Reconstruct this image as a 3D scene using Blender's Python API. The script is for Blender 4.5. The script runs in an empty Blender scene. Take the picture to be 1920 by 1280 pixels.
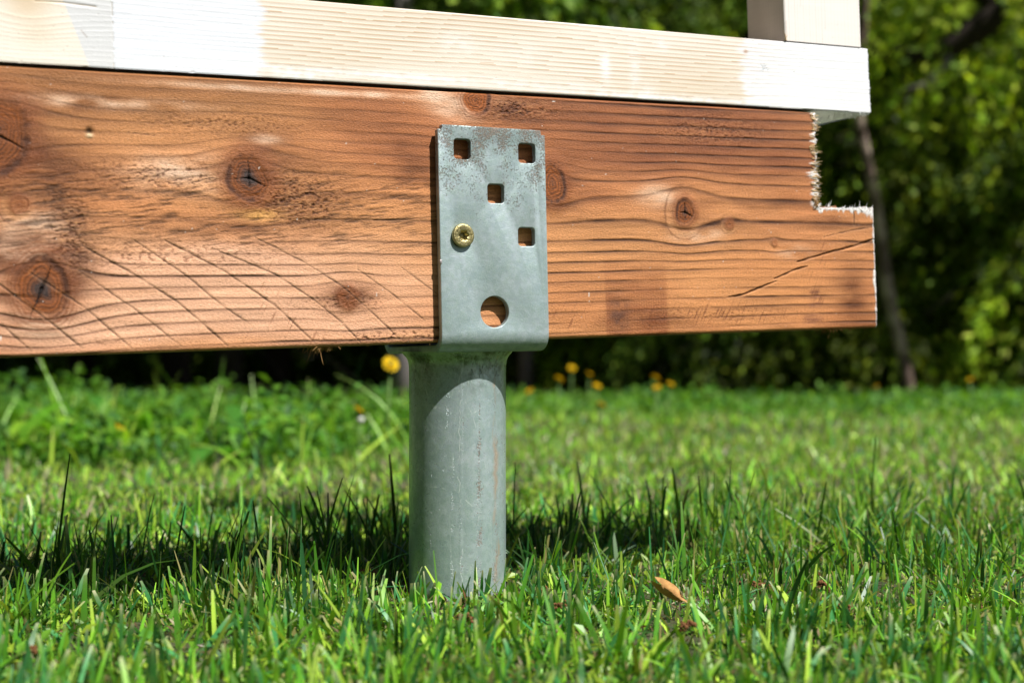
import bpy, bmesh, math, random
import numpy as np
from mathutils import Vector, Matrix

random.seed(7); RNG = np.random.default_rng(11)
sc = bpy.context.scene
COL = sc.collection
# ------------------------------------------------------------------ camera
F = 2500.0                       # focal length in pixels of a 1920 px wide frame
PITCH = math.radians(1.15)
HC = 0.178                       # camera height over the lawn
cam_d = bpy.data.cameras.new('camera'); cam = bpy.data.objects.new('camera', cam_d); COL.objects.link(cam)
cam_d.sensor_width = 36; cam_d.lens = F/1920*36
cam.location = (0, 0, HC); cam.rotation_euler = (math.pi/2+PITCH, 0, 0)
cam_d.clip_start = 0.02; cam_d.clip_end = 500
cam_d.dof.use_dof = True; cam_d.dof.focus_distance = 1.0; cam_d.dof.aperture_fstop = 5.2
cam_d.dof.aperture_blades = 9
sc.camera = cam
# ------------------------------------------------------------------ light
SUN_AZ = math.radians(49); SUN_EL = math.radians(52.5)
world = bpy.data.worlds.new('World'); sc.world = world; world.use_nodes = True
wn = world.node_tree; bg = wn.nodes['Background']
sky = wn.nodes.new('ShaderNodeTexSky'); sky.sky_type = 'NISHITA'; sky.sun_disc = False
sky.sun_elevation = SUN_EL; sky.sun_rotation = math.pi - SUN_AZ
wn.links.new(sky.outputs[0], bg.inputs[0]); bg.inputs[1].default_value = 0.05
sun_d = bpy.data.lights.new('sun', 'SUN'); sun = bpy.data.objects.new('sun', sun_d); COL.objects.link(sun)
sun_d.energy = 5.0; sun_d.angle = math.radians(0.53); sun_d.color = (1.0, 0.965, 0.91)
to_sun = Vector((math.sin(SUN_AZ)*math.cos(SUN_EL), -math.cos(SUN_AZ)*math.cos(SUN_EL), math.sin(SUN_EL)))
sun.rotation_euler = to_sun.to_track_quat('Z', 'Y').to_euler()
vs = sc.view_settings; vs.view_transform = 'Standard'; vs.look = 'None'; vs.gamma = 1; vs.use_curve_mapping = False
vs.exposure = 0.45
sc.render.engine = 'CYCLES'
sc.cycles.max_bounces = 6; sc.cycles.transparent_max_bounces = 4
sc.cycles.diffuse_bounces = 3; sc.cycles.glossy_bounces = 3
sc.cycles.use_denoising = True

# ------------------------------------------------------------------ helpers
def tag(o, label=None, cat=None, group=None, kind=None):
    if label: o['label'] = label
    if cat: o['category'] = cat
    if group: o['group'] = group
    if kind: o['kind'] = kind
    return o
def empty(name, loc=(0, 0, 0), rz=0.0):
    o = bpy.data.objects.new(name, None); COL.objects.link(o)
    o.location = loc; o.rotation_euler = (0, 0, rz); o.empty_display_size = 0.02
    return o
def link(name, me, mat=None, parent=None):
    o = bpy.data.objects.new(name, me); COL.objects.link(o)
    if mat is not None and len(me.materials) == 0: me.materials.append(mat)
    if parent is not None: o.parent = parent
    return o
def np_mesh(name, V, quads, cols=None, smooth=True, extra=None):
    """V (n,3), quads (m,4) or (m,3) index array, cols (n,3) linear colours"""
    me = bpy.data.meshes.new(name)
    V = np.asarray(V, np.float32); Q = np.asarray(quads, np.int32)
    me.vertices.add(len(V)); me.vertices.foreach_set('co', V.ravel())
    k = Q.shape[1]
    me.loops.add(Q.size); me.loops.foreach_set('vertex_index', Q.ravel())
    me.polygons.add(len(Q)); me.polygons.foreach_set('loop_start', np.arange(0, Q.size, k, dtype=np.int32))
    me.polygons.foreach_set('loop_total', np.full(len(Q), k, np.int32))
    me.polygons.foreach_set('use_smooth', np.full(len(Q), smooth, bool))
    me.update(calc_edges=True)
    if cols is not None:
        a = me.color_attributes.new('tint', 'FLOAT_COLOR', 'POINT')
        c = np.ones((len(V), 4), np.float32); c[:, :3] = cols
        a.data.foreach_set('color', c.ravel())
    if extra is not None:
        for nme, arr in extra.items():
            a = me.attributes.new(nme, 'FLOAT', 'POINT'); a.data.foreach_set('value', np.asarray(arr, np.float32).ravel())
    return me
def tube_mesh(name, pts, rads, seg=8, wob=0.0, smooth=True, cap=True):
    bm = bmesh.new(); rings = []
    pts = [Vector(p) for p in pts]
    for i, p in enumerate(pts):
        d = (pts[min(i+1, len(pts)-1)] - pts[max(i-1, 0)]).normalized()
        ax = d.orthogonal().normalized() if abs(d.z) < 0.9 else Vector((1, 0, 0)).cross(d).normalized()
        if i and (ax.dot(prev) < 0): ax = -ax
        prev = ax
        ay = d.cross(ax)
        r = rads[i] if hasattr(rads, '__len__') else rads
        rings.append([bm.verts.new(p + (ax*math.cos(2*math.pi*k/seg) + ay*math.sin(2*math.pi*k/seg))*r*(1+random.uniform(-wob, wob))) for k in range(seg)])
    for a, b in zip(rings, rings[1:]):
        for k in range(seg): bm.faces.new((a[k], a[(k+1) % seg], b[(k+1) % seg], b[k]))
    if cap:
        bm.faces.new(rings[0][::-1]); bm.faces.new(rings[-1])
    for f in bm.faces: f.smooth = smooth
    me = bpy.data.meshes.new(name); bm.normal_update(); bm.to_mesh(me); bm.free()
    return me
# numpy value noise
def vnoise(x, y, seed=0):
    xi = np.floor(x).astype(np.int64); yi = np.floor(y).astype(np.int64)
    fx = x - xi; fy = y - yi; fx = fx*fx*(3-2*fx); fy = fy*fy*(3-2*fy)
    def h(a, b):
        n = (a*374761393 + b*668265263 + seed*1442695041) & 0xffffffff
        n = ((n ^ (n >> 13))*1274126177) & 0xffffffff
        n = n ^ (n >> 16)
        return (n & 0xffff)/65535.0
    a = h(xi, yi); b = h(xi+1, yi); c = h(xi, yi+1); d = h(xi+1, yi+1)
    return (a*(1-fx)+b*fx)*(1-fy)+(c*(1-fx)+d*fx)*fy
def fbm(x, y, seed=0, octv=4):
    s = 0; amp = 0.5; t = 0
    for i in range(octv):
        s = s + amp*vnoise(x*2**i, y*2**i, seed+i*17); t += amp; amp *= 0.5
    return s/t - 0.5
def sst(e0, e1, x):
    t = np.clip((x-e0)/(e1-e0), 0, 1); return t*t*(3-2*t)
def mixc(c, col, m):
    return c*(1-m[..., None]) + np.array(col)*m[..., None]

# ------------------------------------------------------------------ frames
fw = Vector((0, math.cos(PITCH), math.sin(PITCH))); up = Vector((0, -math.sin(PITCH), math.cos(PITCH)))
CAM = Vector((0, 0, HC))
def ray(px, py): return fw + Vector((1, 0, 0))*((px-960)/F) - up*((py-640)/F)
TH = math.radians(26.6)
E = Vector((math.cos(TH), math.sin(TH), 0)); N = Vector((math.sin(TH), -math.cos(TH), 0))
TC = Vector(((858-960)/F*1.044, 1.044, 0))            # tube axis on the ground
def frame(tilt, off):
    """frame in a plane parallel to the beam face: x along the timber, y outwards, z up; returns matrix"""
    t = math.radians(tilt)
    ex = E*math.cos(t) + Vector((0, 0, 1))*math.sin(t)
    ez = Vector((0, 0, 1))*math.cos(t) - E*math.sin(t)
    o = TC + N*off + Vector((0, 0, 0.20))
    return Matrix(((ex.x, N.x, ez.x, o.x), (ex.y, N.y, ez.y, o.y), (ex.z, N.z, ez.z, o.z), (0, 0, 0, 1)))
def px2(M, px, py):
    """pixel of the reference -> (along, up) in metres on the plane y=0 of frame M"""
    o = M.translation; n = N; r = ray(px, py)
    t = (o-CAM).dot(n)/r.dot(n); p = M.inverted() @ (CAM + r*t)
    return p.x, p.z

# ------------------------------------------------------------------ materials
def mat(name):
    m = bpy.data.materials.new(name); m.use_nodes = True
    nt = m.node_tree; return m, nt, nt.nodes['Principled BSDF'], nt.nodes, nt.links
def node(nt, typ, **kw):
    n = nt.nodes.new(typ)
    for k, v in kw.items():
        if k in n.inputs.keys() if isinstance(k, str) else False: n.inputs[k].default_value = v
        else: setattr(n, k, v)
    return n
def noise(nt, vec, scale, detail=4, rough=0.5, dist=0.0):
    n = nt.nodes.new('ShaderNodeTexNoise'); n.inputs['Scale'].default_value = scale
    n.inputs['Detail'].default_value = detail; n.inputs['Roughness'].default_value = rough
    n.inputs['Distortion'].default_value = dist
    if vec is not None: nt.links.new(vec, n.inputs['Vector'])
    return n.outputs['Fac']
def mapr(nt, v, a, b, c, d):
    n = nt.nodes.new('ShaderNodeMapRange'); nt.links.new(v, n.inputs[0])
    for i, x in enumerate((a, b, c, d)): n.inputs[i+1].default_value = x
    return n.outputs[0]
def mth(nt, op, a, b=None):
    n = nt.nodes.new('ShaderNodeMath'); n.operation = op
    for i, x in enumerate((a, b)):
        if x is None: continue
        if isinstance(x, (int, float)): n.inputs[i].default_value = x
        else: nt.links.new(x, n.inputs[i])
    return n.outputs[0]
def mixn(nt, fac, a, b, blend='MIX'):
    n = nt.nodes.new('ShaderNodeMix'); n.data_type = 'RGBA'; n.blend_type = blend
    if isinstance(fac, (int, float)): n.inputs[0].default_value = fac
    else: nt.links.new(fac, n.inputs[0])
    for i, x in ((6, a), (7, b)):
        if isinstance(x, tuple): n.inputs[i].default_value = (*x, 1)
        else: nt.links.new(x, n.inputs[i])
    return n.outputs[2]
def bump(nt, h, dist, strength=1.0, normal=None):
    n = nt.nodes.new('ShaderNodeBump'); n.inputs['Strength'].default_value = strength; n.inputs['Distance'].default_value = dist
    nt.links.new(h, n.inputs['Height'])
    if normal is not None: nt.links.new(normal, n.inputs['Normal'])
    return n.outputs['Normal']
def scaled(nt, sx, sy, sz, src='Object'):
    tc = nt.nodes.new('ShaderNodeTexCoord'); mp = nt.nodes.new('ShaderNodeMapping')
    nt.links.new(tc.outputs[src], mp.inputs[0]); mp.inputs['Scale'].default_value = (sx, sy, sz)
    return mp.outputs[0]

def wood_mat(name, rough, fine=0.25, bmp=0.00025, spec=0.4, sheen=0.0):
    m, nt, P, n, L = mat(name)
    at = nt.nodes.new('ShaderNodeAttribute'); at.attribute_name = 'tint'
    v = scaled(nt, 14, 14, 260)
    f1 = noise(nt, v, 1.0, 5, 0.65)
    v2 = scaled(nt, 500, 500, 1500)
    f2 = noise(nt, v2, 1.0, 3, 0.6)
    k = mth(nt, 'ADD', mapr(nt, f1, 0.25, 0.75, -fine, fine), mapr(nt, f2, 0.25, 0.75, 1-fine*.9, 1+fine*.9))
    c = nt.nodes.new('ShaderNodeVectorMath'); c.operation = 'SCALE'
    L.new(at.outputs['Color'], c.inputs[0]); L.new(k, c.inputs['Scale'])
    L.new(c.outputs[0], P.inputs['Base Color'])
    P.inputs['Roughness'].default_value = rough
    P.inputs['Specular IOR Level'].default_value = spec
    hb = mth(nt, 'ADD', mth(nt, 'MULTIPLY', f1, 0.6), f2)
    L.new(bump(nt, hb, bmp), P.inputs['Normal'])
    return m
M_brown = wood_mat('stained_spruce', 0.50, 0.30, 0.0007, 0.22)
M_pale = wood_mat('pale_spruce', 0.6, 0.045, 0.00012, 0.3)

def plain(name, col, rough=0.7, spec=0.3, var=0.15, scale=200, bmp=0.0002, metallic=0):
    m, nt, P, n, L = mat(name)
    v = scaled(nt, 1, 1, 1)
    f = noise(nt, v, scale, 5, 0.6)
    a = tuple(c*(1-var) for c in col); b = tuple(min(1, c*(1+var)) for c in col)
    L.new(mixn(nt, f, a, b), P.inputs['Base Color'])
    P.inputs['Roughness'].default_value = rough; P.inputs['Specular IOR Level'].default_value = spec
    P.inputs['Metallic'].default_value = metallic
    if bmp: L.new(bump(nt, f, bmp), P.inputs['Normal'])
    return m
M_paint = plain('white_paint', (0.80, 0.80, 0.79), 0.55, 0.3, 0.04, 400, 0.0003)
M_fibre = plain('torn_wood_fibre', (0.36, 0.20, 0.075), 0.8, 0.2, 0.3, 300)
M_bark = plain('dark_bark', (0.034, 0.026, 0.021), 0.9, 0.2, 0.5, 30, 0.004)

zbase_ = 0.192
def galv(name, tube):
    m, nt, P, n, L = mat(name)
    v = scaled(nt, 1, 1, 1)
    big = noise(nt, v, 30, 4, 0.6); mid = noise(nt, v, 160, 5, 0.65); fine = noise(nt, v, 1100, 3, 0.6)
    col = mixn(nt, mapr(nt, big, .35, .65, 0, 1), (0.28, 0.39, 0.40), (0.46, 0.53, 0.57))
    col = mixn(nt, mapr(nt, mid, .42, .62, 0, .8), col, (0.25, 0.35, 0.31))
    col = mixn(nt, mapr(nt, fine, .38, .62, 0, .6), col, (0.46, 0.52, 0.52))
    vo = nt.nodes.new('ShaderNodeTexVoronoi'); L.new(scaled(nt, 1, 1, 1), vo.inputs['Vector']); vo.inputs['Scale'].default_value = 240
    spg = nt.nodes.new('ShaderNodeSeparateColor'); L.new(vo.outputs['Color'], spg.inputs[0])
    col = mixn(nt, mapr(nt, spg.outputs[0], 0, 1, 0, .38), col, (0.22, 0.30, 0.30))
    # brown corrosion specks: on the plate they crowd the top, on the tube they run down in streaks
    tc = nt.nodes.new('ShaderNodeTexCoord'); sp = nt.nodes.new('ShaderNodeSeparateXYZ'); L.new(tc.outputs['Object'], sp.inputs[0])
    rustn = noise(nt, v, 620, 6, 0.75)
    patch = noise(nt, v, 55, 3, 0.6)
    if not tube:
        zone = mapr(nt, sp.outputs[2], 0.06, 0.145, -0.03, 0.20)
        zone = mth(nt, 'ADD', zone, mapr(nt, patch, .35, .7, -0.12, 0.10))
    else:
        vs_ = scaled(nt, 190, 190, 5)
        st = noise(nt, vs_, 1, 3, .6)
        zone = mth(nt, 'ADD', mapr(nt, st, .45, .68, -0.08, 0.17), mapr(nt, patch, .35, .65, -0.10, 0.09))
        zone = mth(nt, 'ADD', zone, mapr(nt, sp.outputs[0], -0.02, 0.03, -0.05, 0.03))
    r = mapr(nt, mth(nt, 'ADD', rustn, zone), 0.65, 0.75, 0, 0.75)
    rc = mixn(nt, mapr(nt, fine, .4, .6, 0, 1), (0.10, 0.055, 0.035), (0.27, 0.18, 0.12))
    col = mixn(nt, r, col, rc)
    # black grime speckle
    gr = mapr(nt, noise(nt, v, 520, 4, 0.7), 0.69, 0.75, 0, 0.8)
    col = mixn(nt, gr, col, (0.05, 0.055, 0.045))
    # thin scratches
    wv = nt.nodes.new('ShaderNodeTexVoronoi'); wv.feature = 'DISTANCE_TO_EDGE'
    L.new(scaled(nt, 25, 25, 9), wv.inputs['Vector']); wv.inputs['Scale'].default_value = 1.4
    sc_ = mth(nt, 'MULTIPLY', mapr(nt, wv.outputs['Distance'], 0.0, 0.008, 1, 0), mapr(nt, mid, .48, .6, 0, .6))
    if tube:
        col = mixn(nt, sc_, col, (0.75, 0.8, 0.8))
        wx = nt.nodes.new('ShaderNodeMath'); wx.operation = 'ADD'; L.new(sp.outputs[0], wx.inputs[0]); L.new(mapr(nt, noise(nt, scaled(nt, 1, 1, 9), 4, 3, .6), .3, .7, -.003, .003), wx.inputs[1])
        sl = mth(nt, 'MULTIPLY', mapr(nt, mth(nt, 'ABSOLUTE', mth(nt, 'SUBTRACT', wx.outputs[0], 0.0035)), 0, .0005, 1, 0), mapr(nt, mid, .42, .55, 0, .7))  # pale line: glint along the tube's ridge, painted into the colour
        col = mixn(nt, sl, col, (0.8, 0.85, 0.85))
        stt = mth(nt, 'MULTIPLY', mapr(nt, mth(nt, 'ABSOLUTE', mth(nt, 'SUBTRACT', wx.outputs[0], 0.0305)), 0, .0025, 1, 0), mapr(nt, noise(nt, scaled(nt, 60, 60, 14), 1, 4, .7), .52, .6, 0, .9))
        col = mixn(nt, stt, col, (0.42, 0.33, 0.25))
        grime_shade = mth(nt, 'MULTIPLY', mapr(nt, sp.outputs[2], zbase_-.045, zbase_-.004, 0, 1), mapr(nt, noise(nt, v, 120, 5, .7), .45, .62, .15, .85))  # grime, with the dark green shade below the plate painted in
        col = mixn(nt, grime_shade, col, (0.05, 0.07, 0.03))
    if tube: col = mixn(nt, 1.0, col, (1.28, 1.28, 1.28), 'MULTIPLY')
    L.new(col, P.inputs['Base Color'])
    P.inputs['Metallic'].default_value = 0.5 if tube else 0.35
    ro = mapr(nt, mid, .3, .7, 0.24, 0.42) if tube else mapr(nt, mid, .3, .7, 0.36, 0.55)
    L.new(mth(nt, 'ADD', ro, mth(nt, 'MULTIPLY', r, 0.3)), P.inputs['Roughness'])
    h = mth(nt, 'ADD', mth(nt, 'MULTIPLY', fine, 0.4), mth(nt, 'ADD', mid, mth(nt, 'MULTIPLY', r, -1.2)))
    L.new(bump(nt, h, 0.00022 if tube else 0.0003), P.inputs['Normal'])
    return m
M_plate = galv('galvanised_plate', False); M_tube = galv('galvanised_tube', True)
M_gold = plain('yellow_zinc', (0.42, 0.36, 0.17), 0.38, 0.5, 0.5, 700, 0.0005, 0.9)

def leafy(name, trans=0.45, rough=0.5, spec=0.35):
    m, nt, P, n, L = mat(name)
    at = nt.nodes.new('ShaderNodeAttribute'); at.attribute_name = 'tint'
    L.new(at.outputs['Color'], P.inputs['Base Color'])
    P.inputs['Roughness'].default_value = rough; P.inputs['Specular IOR Level'].default_value = spec
    t = nt.nodes.new('ShaderNodeBsdfTranslucent')
    g = nt.nodes.new('ShaderNodeMix'); g.data_type = 'RGBA'; g.blend_type = 'MULTIPLY'; g.inputs[0].default_value = 1
    L.new(at.outputs['Color'], g.inputs[6]); g.inputs[7].default_value = (1.25, 1.2, 0.5, 1)
    L.new(g.outputs[2], t.inputs[0])
    mx = nt.nodes.new('ShaderNodeMixShader'); mx.inputs[0].default_value = trans
    L.new(P.outputs[0], mx.inputs[1]); L.new(t.outputs[0], mx.inputs[2])
    L.new(mx.outputs[0], n['Material Output'].inputs[0])
    return m
M_grass = leafy('grass_blades', 0.32, 0.42, 0.5)
M_leaf = leafy('foliage', 0.45, 0.55, 0.3)
M_flower = leafy('petals', 0.2, 0.6, 0.2)

# ------------------------------------------------------------------ ground
def ground_mat():
    m, nt, P, n, L = mat('lawn_soil')
    v = scaled(nt, 1, 1, 1)
    a = noise(nt, v, 35, 6, .65); b = noise(nt, v, 400, 4, .6); c_ = noise(nt, v, 0.8, 3, .5)
    c = mixn(nt, mapr(nt, a, .35, .65, 0, 1), (0.045, 0.038, 0.018), (0.05, 0.075, 0.02))
    c = mixn(nt, mapr(nt, b, .5, .75, 0, .7), c, (0.14, 0.09, 0.045))
    tc = nt.nodes.new('ShaderNodeTexCoord'); sp = nt.nodes.new('ShaderNodeSeparateXYZ'); L.new(tc.outputs['Object'], sp.inputs[0])
    wood = mapr(nt, mth(nt, 'ADD', sp.outputs[1], mth(nt, 'MULTIPLY', c_, 1.5)), 6.6, 7.8, 0, 1)
    c = mixn(nt, wood, c, (0.05, 0.035, 0.022))
    L.new(c, P.inputs['Base Color']); P.inputs['Roughness'].default_value = 0.95
    L.new(bump(nt, a, 0.01), P.inputs['Normal'])
    return m
n_ = 60
gx = np.sign(np.linspace(-1, 1, 81))*np.abs(np.linspace(-1, 1, 81))**3*150
gy = np.concatenate([np.linspace(-3, 8, 111), 8+np.linspace(0, 1, 30)[1:]**3*200])
GX, GY = np.meshgrid(gx, gy)
def gz(x, y):
    return (fbm(x*3, y*3, 5, 3)*0.012)*sst(0.2, 1.4, np.hypot(x+.04, y-1.044)) + fbm(x*.3, y*.3, 8, 2)*0.12*sst(5, 12, y)
GZ = gz(GX, GY)
r_, c_ = GX.shape; idx = np.arange(r_*c_).reshape(r_, c_)
q = np.stack([idx[:-1, :-1], idx[:-1, 1:], idx[1:, 1:], idx[1:, :-1]], -1).reshape(-1, 4)
g = link('ground', np_mesh('ground', np.stack([GX, GY, GZ], -1).reshape(-1, 3), q), ground_mat()); tag(g, 'soil under the lawn and the wood', kind='structure')

# ------------------------------------------------------------------ brown timber beam
MB = frame(2.3, 0.051)                    # face of the brown beam
WB = frame(2.3, 0.052)
def P2(x, y): return px2(MB, x, y)
a0, _ = P2(-900, 400)
aN = P2(1531, 300)[0]; aE = P2(1641, 500)[0]
bT = P2(900, 174.5)[1]; bB = P2(700, 646.5)[1]
bN = P2(1590, 391)[1]
S = 0.00042
def seg_dist(A, B, pts):
    best = np.full(A.shape, 9.0); along = np.zeros(A.shape)
    for (x0, y0), (x1, y1) in zip(pts, pts[1:]):
        dx, dy = x1-x0, y1-y0; l2 = dx*dx+dy*dy
        t = np.clip(((A-x0)*dx+(B-y0)*dy)/l2, 0, 1)
        d = np.hypot(A-(x0+t*dx), B-(y0+t*dy)); best = np.minimum(best, d)
    return best
knots = [  # px, py, core radius px, aspect(h/w), halo px, darkness, blue
    (466, 334, 33, 1.05, 62, .75, .5), (-8, 252, 46, 1.1, 70, .7, 0), (36, 383, 11, 1.0, 45, .5, 0),
    (78, 541, 34, 1.35, 66, .6, .45), (651, 557, 13, 1.1, 36, .8, 0), (1284, 398, 20, 1.1, 52, .65, .15),
    (1367, 420, 8, 1.1, 24, .6, 0), (1452, 455, 5, 1.2, 18, .2, 0), (1036, 345, 24, 1.3, 44, .6, 0),
    (892, 188, 26, .9, 50, .3, 0), (-170, 470, 36, 1.1, 66, .6, .2)]
KN = [(*P2(k[0], k[1]), k[2]*S, k[3], k[4]*S, k[5], k[6]) for k in knots]
cracks = [
 [(0,606),(60,658)], [(-90,470),(0,533),(67,583),(156,653)], [(57,511),(158,575),(248,653)], [(148,507),(255,581),(341,650)],
 [(148,457),(255,516),(336,568),(428,648)], [(252,450),(349,516),(420,575),(470,608)], [(309,450),(423,509),(514,571),(591,642)],
 [(396,464),(517,514),(588,561),(640,603),(677,642)], [(477,444),(570,491),(640,535),(690,578),(750,635)],
 [(670,504),(740,554),(798,602)], [(747,497),(821,551)],
 [(1364,557),(1391,553),(1455,527)], [(1451,523),(1495,504),(1515,499)], [(1495,491),(1559,472),(1606,460),(1640,448)],
 [(1545,444),(1590,433),(1640,425)], [(1598,390),(1602,402),(1602,422)],
 [(700,413),(760,411),(820,407)], [(120,395),(240,404)], [(352,345),(398,332)], [(232,247),(300,256)]]
cr_w = [1.5,1.7,1.5,1.4,1.8,1.5,1.8,1.5,1.3,1.3,1.0, 2.2,2.0,2.6,1.4,1.9, 1.2,.8,1.2,.8]
CR = [[P2(*p) for p in c] for c in cracks]
# ring density as a function of height (denser in the lower half and at the top)
_bb = np.linspace(bB-.02, bT+.02, 400)
yb = lambda y: P2(700, y)[1]
def dens(b):
    d = np.full(b.shape, 1/0.0078)
    mid = np.exp(-((b-P2(700, 395)[1])/0.024)**4); return d*(1-mid)+mid/0.019
_cum = np.cumsum(dens(_bb))*(_bb[1]-_bb[0])
def brown_fields(A, B):
    mm = 1000.0
    b = B + fbm(A*7, B*10, 3, 2)*0.0030 + fbm(A*2.2, B*4, 4, 2)*0.006
    for (ka, kb, kr, asp, kh, dk, bl) in KN:
        d2 = ((A-ka)/(kh*1.25))**2 + ((B-kb)/kh)**2
        b = b - (B-kb)*np.exp(-d2)*(0.9 if kr > .006 else .6)
    warp = fbm(A*30, B*60, 9, 3)*0.0010
    f = np.interp(b+warp, _bb, _cum) + fbm(A*3, B*8, 12, 2)*0.5
    ph = f-np.floor(f); rid = np.floor(f)
    rs = vnoise(rid*7.3, rid*0+.5, 21)
    rs2 = vnoise(rid*3.7+9, rid*0+.5, 22); w = 0.07 + 0.10*rs
    wear = np.clip(0.62 + 1.6*fbm(A*10, B*40, 33, 3), 0.12, 1.0)
    lo = sst(P2(700, 430)[1], P2(700, 520)[1], B)     # stronger relief low down
    hi_r = sst(P2(1020, 300)[0], P2(1150, 300)[0], A)
    ul = sst(P2(900, 300)[0], P2(650, 300)[0], A)*sst(P2(700, 430)[1], P2(700, 330)[1], B); wear = np.clip(wear*(0.62+0.5*np.maximum(lo, hi_r))*(1-.3*ul), 0, 1.05)
    line = np.exp(-((1-ph)/w)**2)*wear + 0.8*np.exp(-(ph/(w*.45))**2)*wear; line = line*(.7+.7*vnoise(A*90, B*40, 34))*(.5+.75*rs2)
    grad = sst(0.35, 1.0, ph)*0.42*wear
    # base colour
    C = np.zeros(A.shape+(3,)) + np.array([0.39, 0.148, 0.048])
    tone = fbm(A*5, B*14, 41, 4)
    C = mixc(C, (0.47, 0.225, 0.085), np.clip(tone*2.2+.3, 0, .8))
    C = mixc(C, (0.26, 0.085, 0.022), np.clip(-tone*3.2+.03, 0, .8))
    def blob(px, py, rx, ry, p=2):
        x, y = P2(px, py); return np.exp(-(np.abs((A-x)/(rx*S))**p + np.abs((B-y)/(ry*S))**p))
    C = mixc(C, (0.205, 0.058, 0.015), np.clip(blob(1330, 250, 330, 85, 4)*(.85+fbm(A*20, B*80, 55)), 0, .9))
    C = mixc(C, (0.66, 0.39, 0.26), np.clip(.1+blob(380, 550, 430, 90, 4)*(.72+1.2*fbm(A*10, B*50, 56)), 0, .8))  # peach lower left, with its silvery sunlit sheen painted into the colour
    C = mixc(C, (0.27, 0.125, 0.046), np.clip(blob(250, 170, 330, 60, 4)*.7, 0, .9))
    C = mixc(C, (0.50, 0.225, 0.085), np.clip(blob(1430, 540, 230, 70, 4)*(.35+fbm(A*10, B*60, 57)), 0, .7))
    sx0 = P2(1135, 540)[0]; sx1 = P2(1250, 540)[0]
    for (px, py, rx, ry, s) in [(30, 290, 90, 50, .9), (120, 470, 40, 75, 1.0), (60, 520, 80, 60, .7), (560, 365, 90, 45, .65), (500, 300, 60, 50, .5), (655, 560, 50, 26, .8), (960, 205, 120, 25, .6), (1050, 350, 50, 50, .6), (1285, 395, 60, 26, .45), (1600, 560, 40, 60, .55), (1560, 415, 60, 14, .6), (250, 330, 160, 22, .3), (60, 200, 120, 30, .35), (20, 440, 60, 50, .6), (420, 430, 160, 16, .3), (760, 300, 60, 60, .25), (1430, 380, 120, 14, .3), (1230, 600, 120, 16, .4)]:
        C = mixc(C, (0.115, 0.034, 0.010), np.clip(blob(px, py, rx, ry)*(s*.9+fbm(A*40, B*110, 83)*1.3), 0, .85))
    edge = sst(sx0-.0015, sx0+.0015, A+fbm(A*0, B*900, 71)*.001)*sst(sx1+.003, sx1-.003, A)
    lowm = sst(P2(1190, 440)[1], P2(1190, 600)[1], B)
    comb = .75+.15*np.sin(A*2*np.pi/0.0023)+.9*fbm(A*60, B*200, 84, 3)
    C = mixc(C, (0.21, 0.06, 0.02), np.clip(edge*lowm*comb*.62, 0, 1))
    C = mixc(C, (0.13, 0.06, 0.04), np.clip(blob(1160, 590, 22, 30)*.9*(.7+fbm(A*200, B*200, 72)*2), 0, .8))
    # pale spots: whitish patches, and silvery highlights beside knots painted in as colour
    for (px, py, rx, ry, s) in [(340, 325, 70, 26, .75), (860, 200, 45, 26, .6), (65, 415, 46, 18, .65), (70, 610, 46, 22, .55), (1235, 365, 42, 20, .6),
                                (815, 181, 25, 14, .9), (500, 262, 22, 8, .5), (45, 470, 60, 30, .35), (1310, 440, 60, 14, .4), (1490, 470, 40, 12, .3), (165, 190, 150, 9, .3), (590, 172, 240, 5, .8)]:
        C = mixc(C, (0.66, 0.46, 0.33), np.clip(blob(px, py, rx, ry)*(s+fbm(A*60, B*160, 81)*1.6), 0, .9))
    C = mixc(C, (0.68, 0.38, 0.12), np.clip(blob(485, 402, 32, 10)*.8, 0, .8))
    # rings
    dark = np.array([0.055, 0.017, 0.007])
    C = C*(1.10-grad[..., None]*.95)
    C = mixc(C, dark, np.clip(line*1.1, 0, .93))
    H = -line*0.00055 - grad*0.0002 + fbm(A*60, B*300, 5, 3)*0.0003 + fbm(A*9, B*30, 6, 2)*.0012
    # fibres of the flat-grain band
    fib = fbm((A*.966+B*.26)*90, (B*.966-A*.26*(.4+.0*A))*900, 91, 3)
    band = np.exp(-((B-P2(700, 400)[1])/0.03)**4)*sst(P2(1050, 400)[0], P2(700, 400)[0], A)
    C = C*(1-band[..., None]*np.clip(fib*2.3, 0, .6)[..., None]); H = H - band*np.clip(fib, 0, .5)*.0012
    # torn grain
    torn = np.zeros(A.shape)
    for (px, py, rx, ry, s) in [(560, 375, 75, 42, 1), (130, 440, 34, 70, .9), (300, 330, 110, 25, .7), (960, 205, 90, 18, .9), (1330, 245, 110, 30, .65),
                                (420, 232, 130, 18, .5), (640, 565, 70, 16, .7), (1330, 590, 200, 14, .35), (740, 630, 120, 8, 1), (200, 640, 60, 5, .4), (300, 480, 200, 22, .55)]:
        torn = np.maximum(torn, s*blob(px, py, rx, ry))
    tn = fbm(A*520, B*900, 101, 3)
    pit = np.clip((tn-.06)*7, 0, 1)*np.clip(torn*1.3, 0, 1)
    C = mixc(C, (0.10, 0.034, 0.013), pit*.85); H = H - pit*.0008 + torn*tn*.0006
    C = mixc(C, (0.56, 0.30, 0.14), np.clip((-tn-.12)*6, 0, 1)*torn*.6)
    # short slanted saw scratches
    sx = A*math.cos(math.radians(62))+B*math.sin(math.radians(62)); sy = -A*math.sin(math.radians(62))+B*math.cos(math.radians(62))
    scr = np.clip((vnoise(sx*70, sy*1500, 111)-.80)*9, 0, 1)
    sm = np.zeros(A.shape)
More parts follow.
